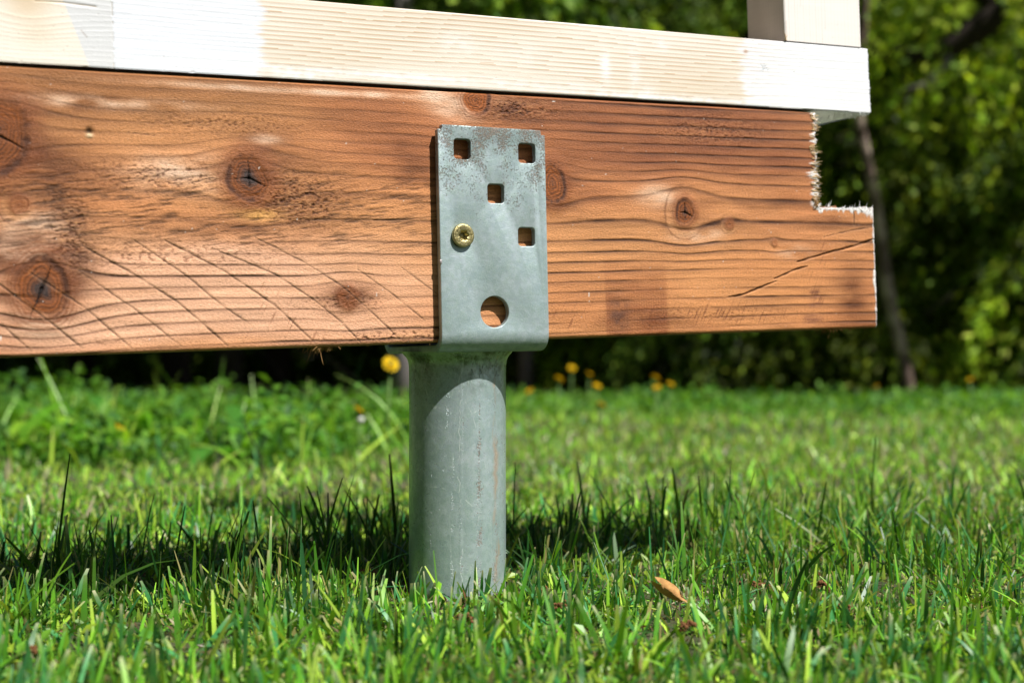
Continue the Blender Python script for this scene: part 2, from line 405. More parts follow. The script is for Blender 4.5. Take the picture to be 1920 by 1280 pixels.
    for (px, py, rx, ry, s) in [(505, 545, 14, 55, 1), (550, 600, 12, 30, 1), (1530, 560, 18, 60, 1), (1330, 590, 190, 22, .9), (700, 632, 120, 12, 1), (1110, 590, 90, 30, .6), (1545, 480, 16, 40, .9), (440, 630, 80, 10, .5)]:
        sm = np.maximum(sm, s*blob(px, py, rx, ry, 3))
    C = mixc(C, (0.17, 0.055, 0.022), np.clip(scr*sm, 0, .85)); H -= scr*sm*.0003
    C = mixc(C, (0.18, 0.07, 0.05), np.clip(np.maximum(np.maximum(blob(1528, 551, 13, 9, 4), blob(1528, 570, 15, 7, 4)), blob(1525, 598, 24, 9, 4))*(.45+1.5*fbm(A*120, B*900, 73)), 0, .6))
    # glue seam
    s1 = P2(0, 404); s2 = P2(820, 414); sb = s1[1]+(s2[1]-s1[1])*(A-s1[0])/(s2[0]-s1[0])
    seam = np.exp(-((B-sb)/0.0005)**2)*sst(P2(840, 400)[0], P2(780, 400)[0], A)
    C = C*(1-.35*seam[..., None]); H -= seam*.0003
    # knots
    core_id = np.full(A.shape, -1)
    for i, (ka, kb, kr, asp, kh, dk, bl) in enumerate(KN):
        ang = np.arctan2((B-kb)/asp, A-ka)
        d = np.hypot(A-ka, (B-kb)/asp)/kr
        dw = d + .05*np.sin(2*ang+i*1.7)+.04*np.sin(3*ang+i*2.3)+.025*np.sin(5*ang+i)+fbm(A*350, B*350, 131, 2)*.10
        halo = sst(2.1, 1.0, dw)
        C = mixc(C, (0.24, 0.075, 0.022), halo*.55*dk*1.3)
        rr = .5+.5*np.sin(dw*kr*1000*2.6+3*fbm(A*200, B*200, 79))
        C = mixc(C, (0.24, 0.085, 0.032), np.clip(halo*rr*sst(2.2, 1.2, dw)*.75, 0, 1)*(dw > 1))
        if kr < .0058: rr = rr*.25; halo = halo*.7
        core = sst(1.15, .80, dw) if kr >= .0058 else np.exp(-(dw/.75)**2)*min(1, dk+.25)
        cc = np.zeros(A.shape+(3,)) + np.array([0.33, 0.105, 0.024])*(1.2-dk*.6)
        cc = cc*(1.1-.5*rr[..., None]*(.5+vnoise(dw*9, ang*2, 77))[..., None])
        cc = mixc(cc, (0.055, 0.045, 0.045), np.clip(bl*2.2*np.exp(-(dw/.42)**2) + (dk*.6)*np.exp(-(dw/(.22 if kr > .006 else .45))**2), 0, .9))
        C = C*(1-core[..., None]) + cc*core[..., None]
        if i in (2, 5, 6):
            oo = np.exp(-((dw-(2.9 if i == 2 else 2.35))/.10)**2)*np.clip(.5+.5*np.cos(ang-3.6)+fbm(A*200, B*200, 78), 0, 1); C = mixc(C, (.13, .045, .015), oo*.7)
            C = mixc(C, (.56, .29, .14), np.exp(-((dw-1.9)/.45)**2)*np.clip(.2+.8*np.cos(ang+1.9), 0, 1)*.6)
        rim = np.exp(-((dw-1.05)/.13)**2)*np.clip(.35+.55*np.sin(ang-2.3-i)+fbm(np.cos(ang)*6, np.sin(ang)*6, i, 2)*1.2, 0, 1)
        C = mixc(C, (0.10, 0.035, 0.015), np.clip(rim*(1.25 if kr > .006 else .0), 0, .95))
        H += halo*0.0010*(1-core) + core*0.0004 - rim.clip(0, 1)*(.0006 if kr > .004 else .0001)
        if i in (0, 1, 3, 5, 10):                               # checks in the knot
            arms = [1.6, -.45, 3.2, -1.6] if i != 3 else [1.05, -2.1]
            for j, aa in enumerate(arms):
                L_ = (.85, .95, .7, .6)[j]*kr
                p1 = (ka+math.cos(aa)*L_, kb+math.sin(aa)*L_*asp)
                dd = seg_dist(A, B, [(ka, kb), ((ka+p1[0])/2+kr*.04, (kb+p1[1])/2), p1])
                wdt = (.0005, .0006, .0003, .0003)[j]*(1.4 if i == 3 else 1)*(1.2-.9*np.clip(np.hypot(A-ka, B-kb)/L_, 0, 1))
                m = np.exp(-(dd/wdt)**2)
                C = mixc(C, (0.012, 0.008, 0.007), np.clip(m*1.1, 0, .95)); H -= m*.0012
        core_id[(d < 1.0)] = i
    # long checks
    for c, w in zip(CR, cr_w):
        dd = seg_dist(A, B + fbm(A*260, B*60, 141, 2)*.0007, c)
        ends = np.minimum(np.hypot(A-c[0][0], B-c[0][1]), np.hypot(A-c[-1][0], B-c[-1][1]))
        wj = w*0.00027*(.55+.9*vnoise(A*180, B*180, 151))*np.clip(.35+ends/.012, 0, 1)
        m = np.exp(-(dd/wj)**2)*np.clip(.35+1.3*vnoise(A*140+w, B*140, 153), 0, 1)
        C = mixc(C, (0.035, 0.014, 0.008), np.clip(m*1.05, 0, .9)); H -= m*(.0004*w if w < 2 else .0011*w)
        sh = np.exp(-((dd-.0011)/.0006)**2); C = mixc(C, (.62, .37, .2), sh*.12)
    # pitch pocket near the top left
    x, y = P2(167, 246); pk = np.exp(-(((A-x)/.0022)**2+((B-y)/.0022)**2)); C = mixc(C, (.06, .03, .012), np.clip(pk*1.2, 0, .9)); H -= pk*.0015
    x, y = P2(168, 254); pk = np.exp(-(((A-x)/.002)**2+((B-y)/.0014)**2)); C = mixc(C, (.62, .48, .30), np.clip(pk*1.2, 0, .8)); H += pk*.001
    # splashed white paint: flecks and the cut edges
    fl = np.clip((vnoise(A*420, B*420, 161)-.985)*120, 0, 1); C = mixc(C, (.72, .68, .62), fl)
    eN = aN + 0.0008*np.sin(B*900)
    wd = .0018 + .0075*np.clip(fbm(A*0+3, B*420, 171, 3)*3+.25, 0, 1) + .006*np.exp(-((B-P2(1520, 325)[1])/.0035)**2)
    m = sst(wd, wd*.4, np.abs(A-aN+0.0002))*(B > bN-.001)
    wt = .0012 + .0035*np.clip(fbm(A*380, B*0+2, 172, 3)*3+.3, 0, 1) + .006*sst(P2(1600, 390)[0], P2(1638, 400)[0], A)
    m = np.maximum(m, sst(wt, wt*.5, np.abs(bN-B-.0004))*(A > aN-.004)*(B < bN+.002))
    we = .0011 + .0014*np.clip(fbm(A*0+3, B*200, 173, 2)*3, 0, 1) + .0015*np.exp(-((B-P2(1640, 530)[1])/.010)**2)
    m = np.maximum(m, sst(we, we*.6, aE-A)*(B < bN))
    C = mixc(C, (.80, .80, .79), np.clip(m*(.9+fbm(A*700, B*500, 174)), 0, 1))
    H += m*.0004
    # arrises
    for e, s in ((bT-B, .0018), (B-bB, .0030)):
        e = np.clip(e, 0, s); H -= s-np.sqrt(np.maximum(s*s-(s-e)**2, 0))
    ed = np.clip(aE+.0003-A, 0, .001); H -= .001-np.sqrt(np.maximum(.001**2-(.001-ed)**2, 0))
    C = np.clip(C, .004, .85); lum = C.mean(-1, keepdims=True)
    pw = np.clip((lum-.30)/.25, 0, 1)                     # leave the white paint alone
    C2 = C*(C/lum)**.10; C2 = C2*(lum/C2.mean(-1, keepdims=True)); C2 = C2*(C2.mean(-1, keepdims=True)/.20)**.30*1.0
    C = C*pw + C2*(1-pw)
    return np.clip(C, .003, .85), H, core_id

def build_face(name, blocks, fields, Mx, thick, material, root, split=True, backcol=(.40, .19, .08), endcol=(.5, .3, .15)):
    """blocks: list of (A,B) grids sharing borders. Builds one solid whose front is the displaced grid"""
    verts = []; cols = []; quads = []; ids = []; base = 0; outline = None
    for (A, B) in blocks:
        C, H, cid = fields(A, B)
        V = np.stack([A, H, B], -1)
        r, c = A.shape; idx = base + np.arange(r*c).reshape(r, c)
        q = np.stack([idx[:-1, :-1], idx[:-1, 1:], idx[1:, 1:], idx[1:, :-1]], -1).reshape(-1, 4)
        verts.append(V.reshape(-1, 3)); cols.append(C.reshape(-1, 3)); quads.append(q)
        k = cid[:-1, :-1].reshape(-1); ids.append(k)
        # skirts: back to full thickness on the four sides, with grain carried over
        for e, inner in ((idx[0, :], False), (idx[-1, ::-1], False), (idx[::-1, 0], False), (idx[:, -1], False)):
            pass
        base += r*c
    V = np.concatenate(verts); C = np.concatenate(cols); Q = np.concatenate(quads); K = np.concatenate(ids)
    return V, C, Q, K
def grid(nr, nc, bfun, afun):
    t = np.linspace(0, 1, nr)[:, None]; s = np.linspace(0, 1, nc)[None, :]
    B = bfun(s, t); A = afun(s, t, B); return A+0*B, B+0*A
def skirt(V, C, rim, thick, colr, vbase, jag=None):
    """rim: ordered list of vertex indices; returns extra verts, cols, quads back by thick"""
    nb = len(rim); P = V[rim].copy(); out = []; oc = []; st = 9
    for k in range(1, st+1):
        p = P.copy(); p[:, 1] = p[:, 1]*(1-k/st) - thick*k/st
        if jag is not None: p = p + jag(p, k/st)
        out.append(p)
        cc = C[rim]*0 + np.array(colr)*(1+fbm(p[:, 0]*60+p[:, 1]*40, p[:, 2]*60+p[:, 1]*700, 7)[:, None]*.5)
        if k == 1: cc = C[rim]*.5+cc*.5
        oc.append(cc)
    rows = [np.array(rim)] + [vbase + i*nb + np.arange(nb) for i in range(st)]
    q = []
    for a, b in zip(rows, rows[1:]):
        q.append(np.stack([a[:-1], a[1:], b[1:], b[:-1]], -1))
    return np.concatenate(out), np.concatenate(oc), np.concatenate(q), rows[-1]

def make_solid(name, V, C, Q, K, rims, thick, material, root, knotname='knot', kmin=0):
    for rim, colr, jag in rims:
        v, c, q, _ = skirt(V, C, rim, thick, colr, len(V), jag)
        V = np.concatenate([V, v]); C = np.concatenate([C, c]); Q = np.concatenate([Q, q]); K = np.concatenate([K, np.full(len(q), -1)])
    # back board
    lo = V.min(0); hi = V.max(0)
    return V, C, Q, K
def vnormals(V, Q):
    n = np.cross(V[Q[:, 2]]-V[Q[:, 0]], V[Q[:, 3]]-V[Q[:, 1]]); out = np.zeros_like(V)
    for k in range(4): np.add.at(out, Q[:, k], n)
    l = np.linalg.norm(out, axis=1); l[l == 0] = 1; return out/l[:, None]
def emit(name, V, C, Q, material, root, VN=None):
    used = np.unique(Q); remap = np.full(len(V), -1); remap[used] = np.arange(len(used))
    me = np_mesh(name, V[used], remap[Q], C[used])
    if VN is not None: me.normals_split_custom_set_from_vertices(VN[used])
    return link(name, me, material, root)

NR1, NR2 = 150, 190        # rows above / below the notch
TB = 0.098
jn = lambda B: aN + fbm(B*0+1, B*430, 201, 4)*0.0078*sst(bN-.0005, bN+.002, B)
jb = lambda A: bN + fbm(A*330, A*0+1, 202, 4)*0.0055*sst(aN, aN+.003, A) + .0000
aD = (P2(-45, 400)[0]-a0)/(aN-a0)
NC = 1090
col_s = np.concatenate([np.linspace(0, aD, 90)[:-1], np.linspace(aD, 1, NC-89)])[None, :]
tU = np.linspace(0, 1, NR1)[:, None]; tL = np.linspace(0, 1, NR2)[:, None]
B_u = bN + (bT-bN)*tU; A_u = a0 + (jn(B_u)-a0)*col_s; B_u = B_u + 0*A_u
B_l = bB + (bN-bB)*tL; A_l = a0 + (aN-a0)*col_s + 0*B_l; B_l = B_l + 0*A_l
A_r = aN + (aE-aN)*np.linspace(0, 1, 110)[None, :]; B_r = bB + (jb(A_r)-bB)*tL
A_r = A_r + fbm(A_r*0+1, B_r*150, 203, 2)*.0014*((A_r-aN)/(aE-aN))
V, C, Q, K = build_face('beam', [(A_u, B_u), (A_l, B_l), (A_r, B_r)], brown_fields, MB, TB, M_brown, None)
n0 = A_u.size; n1 = n0 + A_l.size; c0 = NC; c1 = 110
top = (np.arange(c0) + (NR1-1)*c0)
bot = np.concatenate([n0 + np.arange(c0), n1 + np.arange(c1)])
lef = np.concatenate([n0 + np.arange(NR2)*c0, np.arange(NR1)*c0])
nR = (np.arange(NR1)*c0 + c0-1); nF = n1 + (NR2-1)*c1 + np.arange(c1); eR = n1 + np.arange(NR2)*c1 + c1-1
brow = (.33, .15, .06); wht = (.74, .73, .70)
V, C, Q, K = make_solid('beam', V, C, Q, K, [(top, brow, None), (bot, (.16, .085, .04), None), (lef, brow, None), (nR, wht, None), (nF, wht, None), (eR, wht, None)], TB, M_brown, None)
beam = empty('timber_beam'); beam.matrix_world = MB
tag(beam, 'knotty brown stained timber beam with notched right end, bolted to the galvanised ground anchor', 'beam')
VN = vnormals(V.astype(float), Q)
for i in range(len(KN)):
    if KN[i][2] < .0058: K[K == i] = -1
bp = emit('beam_body', V, C, Q[K < 0], M_brown, beam, VN)
for i in range(len(KN)):
    if KN[i][2] >= .0058 and (K == i).sum() > 40:
        o = emit('knot', V, C, Q[K == i], M_brown, beam, VN)
# back board of the beam
def box_bm(bm, x0, x1, y0, y1, z0, z1):
    v = [bm.verts.new((x, y, z)) for x in (x0, x1) for y in (y0, y1) for z in (z0, z1)]
    for f in ((0, 1, 3, 2), (4, 6, 7, 5), (0, 4, 5, 1), (2, 3, 7, 6), (0, 2, 6, 4), (1, 5, 7, 3)): bm.faces.new([v[i] for i in f])
def bm_obj(name, bm, material, parent=None, smooth=False):
    me = bpy.data.meshes.new(name); bmesh.ops.recalc_face_normals(bm, faces=bm.faces[:]); 
    for f in bm.faces: f.smooth = smooth
    bm.to_mesh(me); bm.free(); return link(name, me, material, parent)
bm = bmesh.new(); w = .0005
box_bm(bm, a0+w, aN-.002, -TB-.002, -TB+.001, bB+w, bT-w); box_bm(bm, aN-.002, aE-.002, -TB-.002, -TB+.001, bB+w, bN-.004)
bk = bm_obj('back_face', bm, plain('raw_back', (.42, .22, .10), .7), beam)

def spikes(name, items, material, parent, seg=4):
    """items: (p, d, length, radius) thin curved slivers as one mesh"""
    Vs = []; Qs = []; b = 0
    for p, d, l, r in items:
        p = np.array(p); d = np.array(d, float); d /= np.linalg.norm(d)
        u = np.cross(d, [0.3, .8, .5]); u /= np.linalg.norm(u); v = np.cross(d, u)
        bend = RNG.normal(0, .25, 3)
        for k, t in enumerate((0, .5, 1)):
            c = p + d*l*t + bend*l*t*t*.6; rr = r*(1, .75, .18)[k]
            for j in range(seg):
                an = 2*math.pi*j/seg; Vs.append(c + rr*(u*math.cos(an)+v*math.sin(an)))
        for k in range(2):
            for j in range(seg):
                j2 = (j+1) % seg; Qs.append((b+k*seg+j, b+k*seg+j2, b+(k+1)*seg+j2, b+(k+1)*seg+j))
        b += 3*seg
    return link(name, np_mesh(name, Vs, Qs, smooth=True), material, parent)
it = []
for k in range(330):
    b = bN + .001 + (bT-bN-.002)*RNG.random()
    if vnoise(np.array([b*260]), np.array([1.5]), 7)[0] < RNG.uniform(.2, .7): continue
    x = float(jn(np.array([b]))[0])
    it.append(((x-.0015, RNG.uniform(-.012, .0006), b), (1.0, RNG.normal(.1, .5), RNG.normal(0, .9)), abs(RNG.normal(.0022, .0013))+.0012, RNG.uniform(.0002, .00055)))
for k in range(150):
    x = aN + (aE-aN)*RNG.random()**.8
    if vnoise(np.array([x*300]), np.array([2.5]), 8)[0] < RNG.uniform(.2, .7): continue
    x = x; z = float(jb(np.array([x]))[0])
    it.append(((x, RNG.uniform(-.010, .0006), z-.0012), (RNG.normal(0, .9), RNG.normal(.1, .4), 1.0), abs(RNG.normal(.0018, .0015))+.001, RNG.uniform(.0002, .0005)))
for k in range(40):
    b = bN-.008*RNG.random()-.0003; it.append(((aE-.001, RNG.uniform(-.01, .0004), b), (1, 0, RNG.normal(.3, .8)), abs(RNG.normal(.0014, .001))+.0006, .0003))
tag(spikes('paint_fringe', it, M_paint, beam), 'ragged splinters crusted with white paint along the notch', kind='stuff')
it = []
for k in range(70):
    b = bN + .001 + (bT-bN-.002)*RNG.random(); x = float(jn(np.array([b]))[0])
    it.append(((x-.005, .0002, b), (1.0, .12, RNG.normal(0, .12)), RNG.uniform(.004, .009), RNG.uniform(.0002, .0005)))
tag(spikes('raw_splinters', it, plain('raw_splinter_wood', (.62, .43, .22), .7), beam), 'pale torn splinters along the saw cut of the notch', kind='stuff')
it = []
for (px, py, n, sp, ln) in [(612, 650, 90, .009, .005), (598, 650, 12, .003, .011), (1575, 618, 60, .009, .004), (1567, 618, 10, .003, .009), (1610, 614, 40, .010, .003), (700, 647, 40, .05, .002), (1200, 629, 90, .10, .0012), (1440, 620, 60, .06, .0015)]:
    x, z = P2(px, py)
    for k in range(n):
        it.append(((x+RNG.normal(0, sp*.6), RNG.uniform(-.02, -.002), bB+.0008), (RNG.normal(-.2, .6), RNG.normal(0, .4), -1), ln*RNG.uniform(.4, 1.2), RNG.uniform(.0002, .00045)))
x, z = P2(1530, 382)
for k in range(26): it.append(((x+RNG.normal(0, .0015), RNG.uniform(-.002, .001), z+RNG.normal(0, .0025)), (RNG.normal(-.2, 1), RNG.random(), RNG.normal(0, 1)), .0035, .0004))
tag(spikes('wood_fibres', it, M_fibre, beam), 'tufts of torn wood fibre under the edge', kind='stuff')

# ------------------------------------------------------------------ white rail on top of the beam
def W2(x, y): return px2(WB, x, y)
wB0 = W2(700, 157)[1]; wT0 = W2(1200, 54.5)[1]; wE = W2(1630.5, 150)[0]; w0 = W2(-900, 0)[0]
def pale_fields(A, B):
    b = B + fbm(A*6, B*15, 303, 3)*.006
    k1 = W2(50, 8); d2 = ((A-k1[0])/.03)**2+((B-k1[1])/.02)**2; b = b-(B-k1[1])*np.exp(-d2)*.8
    f = b/0.0034 + fbm(A*3, B*10, 305, 2)*1.6
    f = f + sst(W2(600, 50)[0], W2(1300, 100)[0], A)*0
    ph = f-np.floor(f); rs = vnoise(np.floor(f)*5.1, f*0+.5, 311)
    wear = np.clip(.25+1.0*rs+fbm(A*8, B*40, 312, 3), 0, 1)
    line = np.exp(-((1-ph)/.22)**2)*wear + .3*sst(.3, 1, ph)*wear
    C = np.zeros(A.shape+(3,)) + np.array([.70, .61, .49])
    C = mixc(C, (.78, .73, .66), np.clip(.3+2*fbm(A*5, B*12, 313, 3), 0, 1))
    C = mixc(C, (.50, .31, .165), np.clip(line*.75, 0, .88))
    # left stretch, thinly washed
    x1 = W2(490, 60)[0]
    C = mixc(C, (.80, .75, .67), sst(W2(240, 60)[0], W2(180, 60)[0], A)*.75)
    kd = np.exp(-(((A-k1[0])/.014)**2+((B-k1[1])/.010)**2)); C = mixc(C, (.62, .46, .28), kd*.65)
    kd = np.exp(-(((A-W2(70, 60)[0])/.012)**2+((B-W2(70, 60)[1])/.010)**2)); C = mixc(C, (.66, .52, .36), kd*.4)
    # painted stretches
    jag = fbm(A*0+2, B*500, 321, 3)*.004
    xl = W2(118, 0); xl2 = W2(165, 118)
    sl = xl[0] + (xl2[0]-xl[0])*(B-xl[1])/(xl2[1]-xl[1])
    e210 = W2(211, 60)[0]
    grey = (A > sl)*(A <= e210)*1.0
    C = mixc(C, (.62, .635, .66), grey*.9)
    pa = sst(e210, e210+.0004, A)*sst(W2(500, 60)[0]+.0008, W2(484, 60)[0]-.0006, A+jag*.9+.012*fbm(A*30, B*420, 324, 3) - .004*np.clip(-(B-W2(490, 70)[1])/.02, -1, 1)*0)
    C = mixc(C, (.72, .745, .80), pa)
    xr = W2(1395, 150)[0]
    pr = sst(xr-.004, xr+.004, A + jag*1.5 + .022*fbm(A*30, B*350, 322, 3))
    thin = sst(W2(1520, 150)[0], W2(1400, 150)[0], A)
    C = mixc(C, (.76, .77, .79), np.clip(pr*(1-thin*.55*np.clip(line+.3*fbm(A*60, B*300, 5), 0, 1)), 0, 1))
    # wipes of paint on bare wood
    for (px, py, rx, ry, s) in [(1135, 125, 10, 26, .8), (1190, 130, 12, 50, .4), (980, 100, 60, 25, .25), (860, 80, 40, 20, .35), (1240, 85, 15, 10, .5), (700, 140, 400, 8, .6), (1250, 185, 300, 8, .7), (560, 145, 60, 10, .7), (1215, 180, 25, 22, .4)]:
        x, y = W2(px, py); C = mixc(C, (.82, .81, .79), np.clip(s*np.exp(-(((A-x)/(rx*S))**2+((B-y)/(ry*S))**2))*(1+fbm(A*200, B*300, 323)*2), 0, .95))
    H = line*.00012+fbm(A*80, B*400, 331, 3)*.00008
    # cut marks, specks, shallow dents
    seam = np.exp(-((A-e210-.0003)/.00035)**2)*np.clip((vnoise(A*0+1, B*700, 341)-.3)*3, 0, 1); C = mixc(C, (.38, .34, .28), seam*.8); H -= seam*.0004
    sp = np.clip((vnoise(A*500, B*800, 342)-.975)*60, 0, 1); C = mixc(C, (.42, .36, .32), sp*.75); H -= sp*.0003
    x, y = W2(1432, 128); dd = np.exp(-(((A-x)/.0045)**2+((B-y)/.0035)**2)); sp = np.clip((vnoise(A*1200, B*1600, 343)-.62)*6, 0, 1)*dd*1.6
    C = mixc(C, (.33, .38, .42), np.clip(sp, 0, .8)); H -= sp*.0002
    x, y = W2(1398, 97); dd = np.exp(-(((A-x)/.0022)**2+((B-y)/.0016)**2)); C = mixc(C, (.45, .26, .16), np.clip(dd, 0, .8))
    c = [W2(66, 2), W2(120, 5), W2(180, 13)]; dd = seg_dist(A, B, c); m = np.exp(-(dd/.0004)**2); C = mixc(C, (.3, .2, .1), m*.8); H -= m*.0006
    c = [W2(152, 57), W2(163, 70)]; dd = seg_dist(A, B, c); m = np.exp(-(dd/.0004)**2); C = mixc(C, (.35, .3, .26), m*.8)
    for (x0, y0, x1, y1) in [(1180, 106, 1210, 109), (1095, 147, 1130, 156), (900, 118, 925, 119)]:
        m = np.exp(-(seg_dist(A, B, [W2(x0, y0), W2(x1, y1)])/.0003)**2); C = mixc(C, (.5, .3, .14), m*.7)
    for e, s in ((wT0-B, .0010), (B-wB0, .0008)):
        e = np.clip(e, 0, s); H -= s-np.sqrt(np.maximum(s*s-(s-e)**2, 0))
    return np.clip(C, .01, .86), H, np.full(A.shape, -1)
TW = 0.070
nr, nc = 110, 1000
tt = np.linspace(0, 1, nr)[:, None]; B = wB0 + (wT0-wB0)*tt
wj = lambda B: wE + fbm(B*0+4, B*350, 402, 3)*.0016 + (B-wB0)*(-.020)
wD = (W2(-45, 60)[0]-w0)/(wE-w0)
A = w0 + (wj(B)-w0)*np.concatenate([np.linspace(0, wD, 70)[:-1], np.linspace(wD, 1, nc-69)])[None, :]; B = B + 0*A
V, C, Q, K = build_face('rail', [(A, B)], pale_fields, WB, TW, M_pale, None)
idx = np.arange(nr*nc).reshape(nr, nc)
def jag_bot(p, t):
    d = np.zeros_like(p); m = sst(wE-.045, wE-.03, p[:, 0])
    d[:, 0] = -m*t*.012*sst(wE-.02, wE, p[:, 0]); d[:, 2] = -m*t*.0008*(1+2*fbm(p[:, 0]*300, p[:, 1]*300, 9)); return d
V, C, Q, K = make_solid('rail', V, C, Q, K, [(idx[-1], (.7, .62, .5), None), (idx[0], (.76, .76, .73), jag_bot), (idx[:, 0], (.7, .6, .45), None), (idx[:, -1], (.78, .78, .76), None)], TW, M_pale, None)
rail = empty('timber_rail'); rail.matrix_world = WB
tag(rail, 'pale spruce rail partly painted white, lying along the top of the brown beam', 'rail')
emit('rail_body', V, C, Q, M_pale, rail)
bm = bmesh.new(); box_bm(bm, w0+w, wE-.02, -TW-.002, -TW+.001, wB0+w, wT0-w); bm_obj('back_face', bm, plain('raw_pale', (.7, .55, .38), .7), rail)
it = []
for k in range(130):
    b = wB0 + (wT0-wB0)*RNG.random(); x = float(wj(np.array([b]))[0])
    it.append(((x-.0008, RNG.uniform(-.01, .0004), b), (1, RNG.normal(0, .4), RNG.normal(-.4, .6)), abs(RNG.normal(.0009, .0006))+.0006, RNG.uniform(.0002, .0004)))
for k in range(150):
    t = RNG.random(); x = wE - .034 + .034*RNG.random()
    y = -TW*RNG.random()
    it.append(((min(x, wE-.002-.0*y), y if x < wE-.018 else y*.3, wB0-.0002), (RNG.normal(.4, .5), RNG.normal(0, .4), -1), abs(RNG.normal(.0012, .001))+.0006, RNG.uniform(.0003, .0006)))
tag(spikes('paint_fringe', it, M_paint, rail), 'crumbs of white paint hanging from the cut end', kind='stuff')

# ------------------------------------------------------------------ upright post on the rail
pl, pz = W2(1472, 80); pr_, _ = W2(1614.5, 88)
PD = .052
def post_fields_factory(side):
    def f(A, B):
        ph0 = A/0.0035 + fbm(A*20, B*3, 500+side, 2)*1.5; ph = ph0-np.floor(ph0)
        line = np.exp(-((1-ph)/.25)**2)*np.clip(.4+fbm(A*60, B*6, 501+side, 3)*2, 0, 1)
        C = np.zeros(A.shape+(3,)) + np.array([.78, .74, .70] if side == 0 else [.60, .50, .42])  # left and back faces tinted darker: their shade is in the colour
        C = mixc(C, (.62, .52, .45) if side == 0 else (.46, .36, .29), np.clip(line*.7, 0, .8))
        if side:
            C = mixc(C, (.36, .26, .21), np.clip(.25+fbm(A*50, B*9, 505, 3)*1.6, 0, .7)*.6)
        sp = np.clip((vnoise(A*700, B*500, 502+side)-.96)*40, 0, 1)*np.clip(fbm(A*20, B*20, 503)*4+.3, 0, 1); C = mixc(C, (.42, .34, .28), sp*.6)
        return C, line*.0001-sp*.0002, np.full(A.shape, -1)
    return f
post = empty('wooden_post'); Mp = WB.copy(); Mp.translation = WB @ Vector((pl, 0.0005, wT0+.0006)); post.matrix_world = Mp
tag(post, 'upright whitewashed timber post standing on the right end of the rail', 'post')
PW = pr_-pl; PH = .62
def facegrid(name, nx, nz, fx, fields, flip=False):
    A, B = np.meshgrid(np.linspace(0, 1, nx), np.linspace(0, 1, nz)); B = B*PH
    return A, B
Vp = []; Cp = []; Qp = []; b_ = 0
for side, (nx, wd) in enumerate([(90, PW), (50, PD), (30, PW), (30, PD)]):
    s, Bz = np.meshgrid(np.linspace(0, 1, nx), np.linspace(0, 1, 260)**1.6*PH)
    s = s*wd; C_, H_, _ = post_fields_factory(0 if side in (0, 3) else 1)(s+side*.3, Bz)
    rr = .0012; ed = np.clip(np.minimum(s, wd-s), 0, rr); H_ = H_-(rr-np.sqrt(np.maximum(rr*rr-(rr-ed)**2, 0)))
    wav = (fbm(Bz*25, Bz*0+1, 520, 2)*.0008)
    if side == 0: v = np.stack([s+wav*(s < .002), H_, Bz], -1)
    elif side == 1: v = np.stack([-H_+wav*(s < .002), -s, Bz], -1)          # left face
    elif side == 2: v = np.stack([s, -PD-H_, Bz], -1)
    else: v = np.stack([PW+H_, -s, Bz], -1)
    i = b_+np.arange(s.size).reshape(s.shape); Qp.append(np.stack([i[:-1, :-1], i[:-1, 1:], i[1:, 1:], i[1:, :-1]], -1).reshape(-1, 4)); b_ += s.size
    Vp.append(v.reshape(-1, 3)); Cp.append(C_.reshape(-1, 3))
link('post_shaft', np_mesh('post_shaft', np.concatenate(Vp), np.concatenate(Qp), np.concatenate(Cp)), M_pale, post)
bm = bmesh.new(); box_bm(bm, .001, PW-.001, -PD+.001, -.001, PH-.003, PH); bm_obj('end_grain', bm, M_paint, post)
spikes('splinter', [((.0004, .0003, .0002), (-.25, .3, 1), .008, .0007), ((-.0008, -.0002, .0), (.3, .2, 1), .006, .0005)], plain('splinter_wood', (.6, .42, .24), .7), post)

# ------------------------------------------------------------------ galvanised ground anchor
KB = frame(1.35, 0.059)          # outer face of the front plate
def K2(x, y): return px2(KB, x, y)
anchor = empty('ground_anchor', (TC.x, TC.y, 0)); anchor.matrix_world = Matrix.Translation(TC)
tag(anchor, 'galvanised steel ground anchor, a U bracket on a round tube standing in the lawn', 'ground anchor')
xl = K2(824, 400)[0]; xr = K2(1025, 400)[0]
zt = (K2(824, 233)[1]+K2(1026, 245)[1])/2
zb = bB - .0095 + (KB.inverted() @ (MB @ Vector((0, 0, 0)))).z      # underside of the base plate
zb = K2(822, 661)[1]
T = .0058; DU = 0.118; R = .0135
bm = bmesh.new()
def uprof():
    """outer profile (y,z) from front top down, under, up the back; then the inner one back"""
    o = []; i_ = []
    o.append((0, zt)); i_.append((-T, zt))
    for k in range(0, 9):
        a = math.pi/2*k/8
        o.append((-R+R*math.cos(a), zb+R-R*math.sin(a))); r = R-T; i_.append((-R+r*math.cos(a), zb+R-r*math.sin(a)))
    for k in range(0, 9):
        a = math.pi/2*(1-k/8)
        o.append((-DU+R-R*math.cos(a), zb+R-R*math.sin(a))); r = R-T; i_.append((-DU+R-r*math.cos(a), zb+R-r*math.sin(a)))
    o.append((-DU, zt)); i_.append((-DU+T, zt))
    return o, i_
o, i_ = uprof(); prof = o + i_[::-1]
va = [bm.verts.new((xl, y, z)) for y, z in prof]; vb = [bm.verts.new((xr, y, z)) for y, z in prof]
n = len(prof); half = n//2
for k in range(n): bm.faces.new((va[k], va[(k+1) % n], vb[(k+1) % n], vb[k]))
for k in range(half-1):
    bm.faces.new((va[k], va[k+1], va[n-2-k], va[n-1-k])); bm.faces.new((vb[k], vb[n-1-k], vb[n-2-k], vb[k+1]))
bmesh.ops.recalc_face_normals(bm, faces=bm.faces[:])
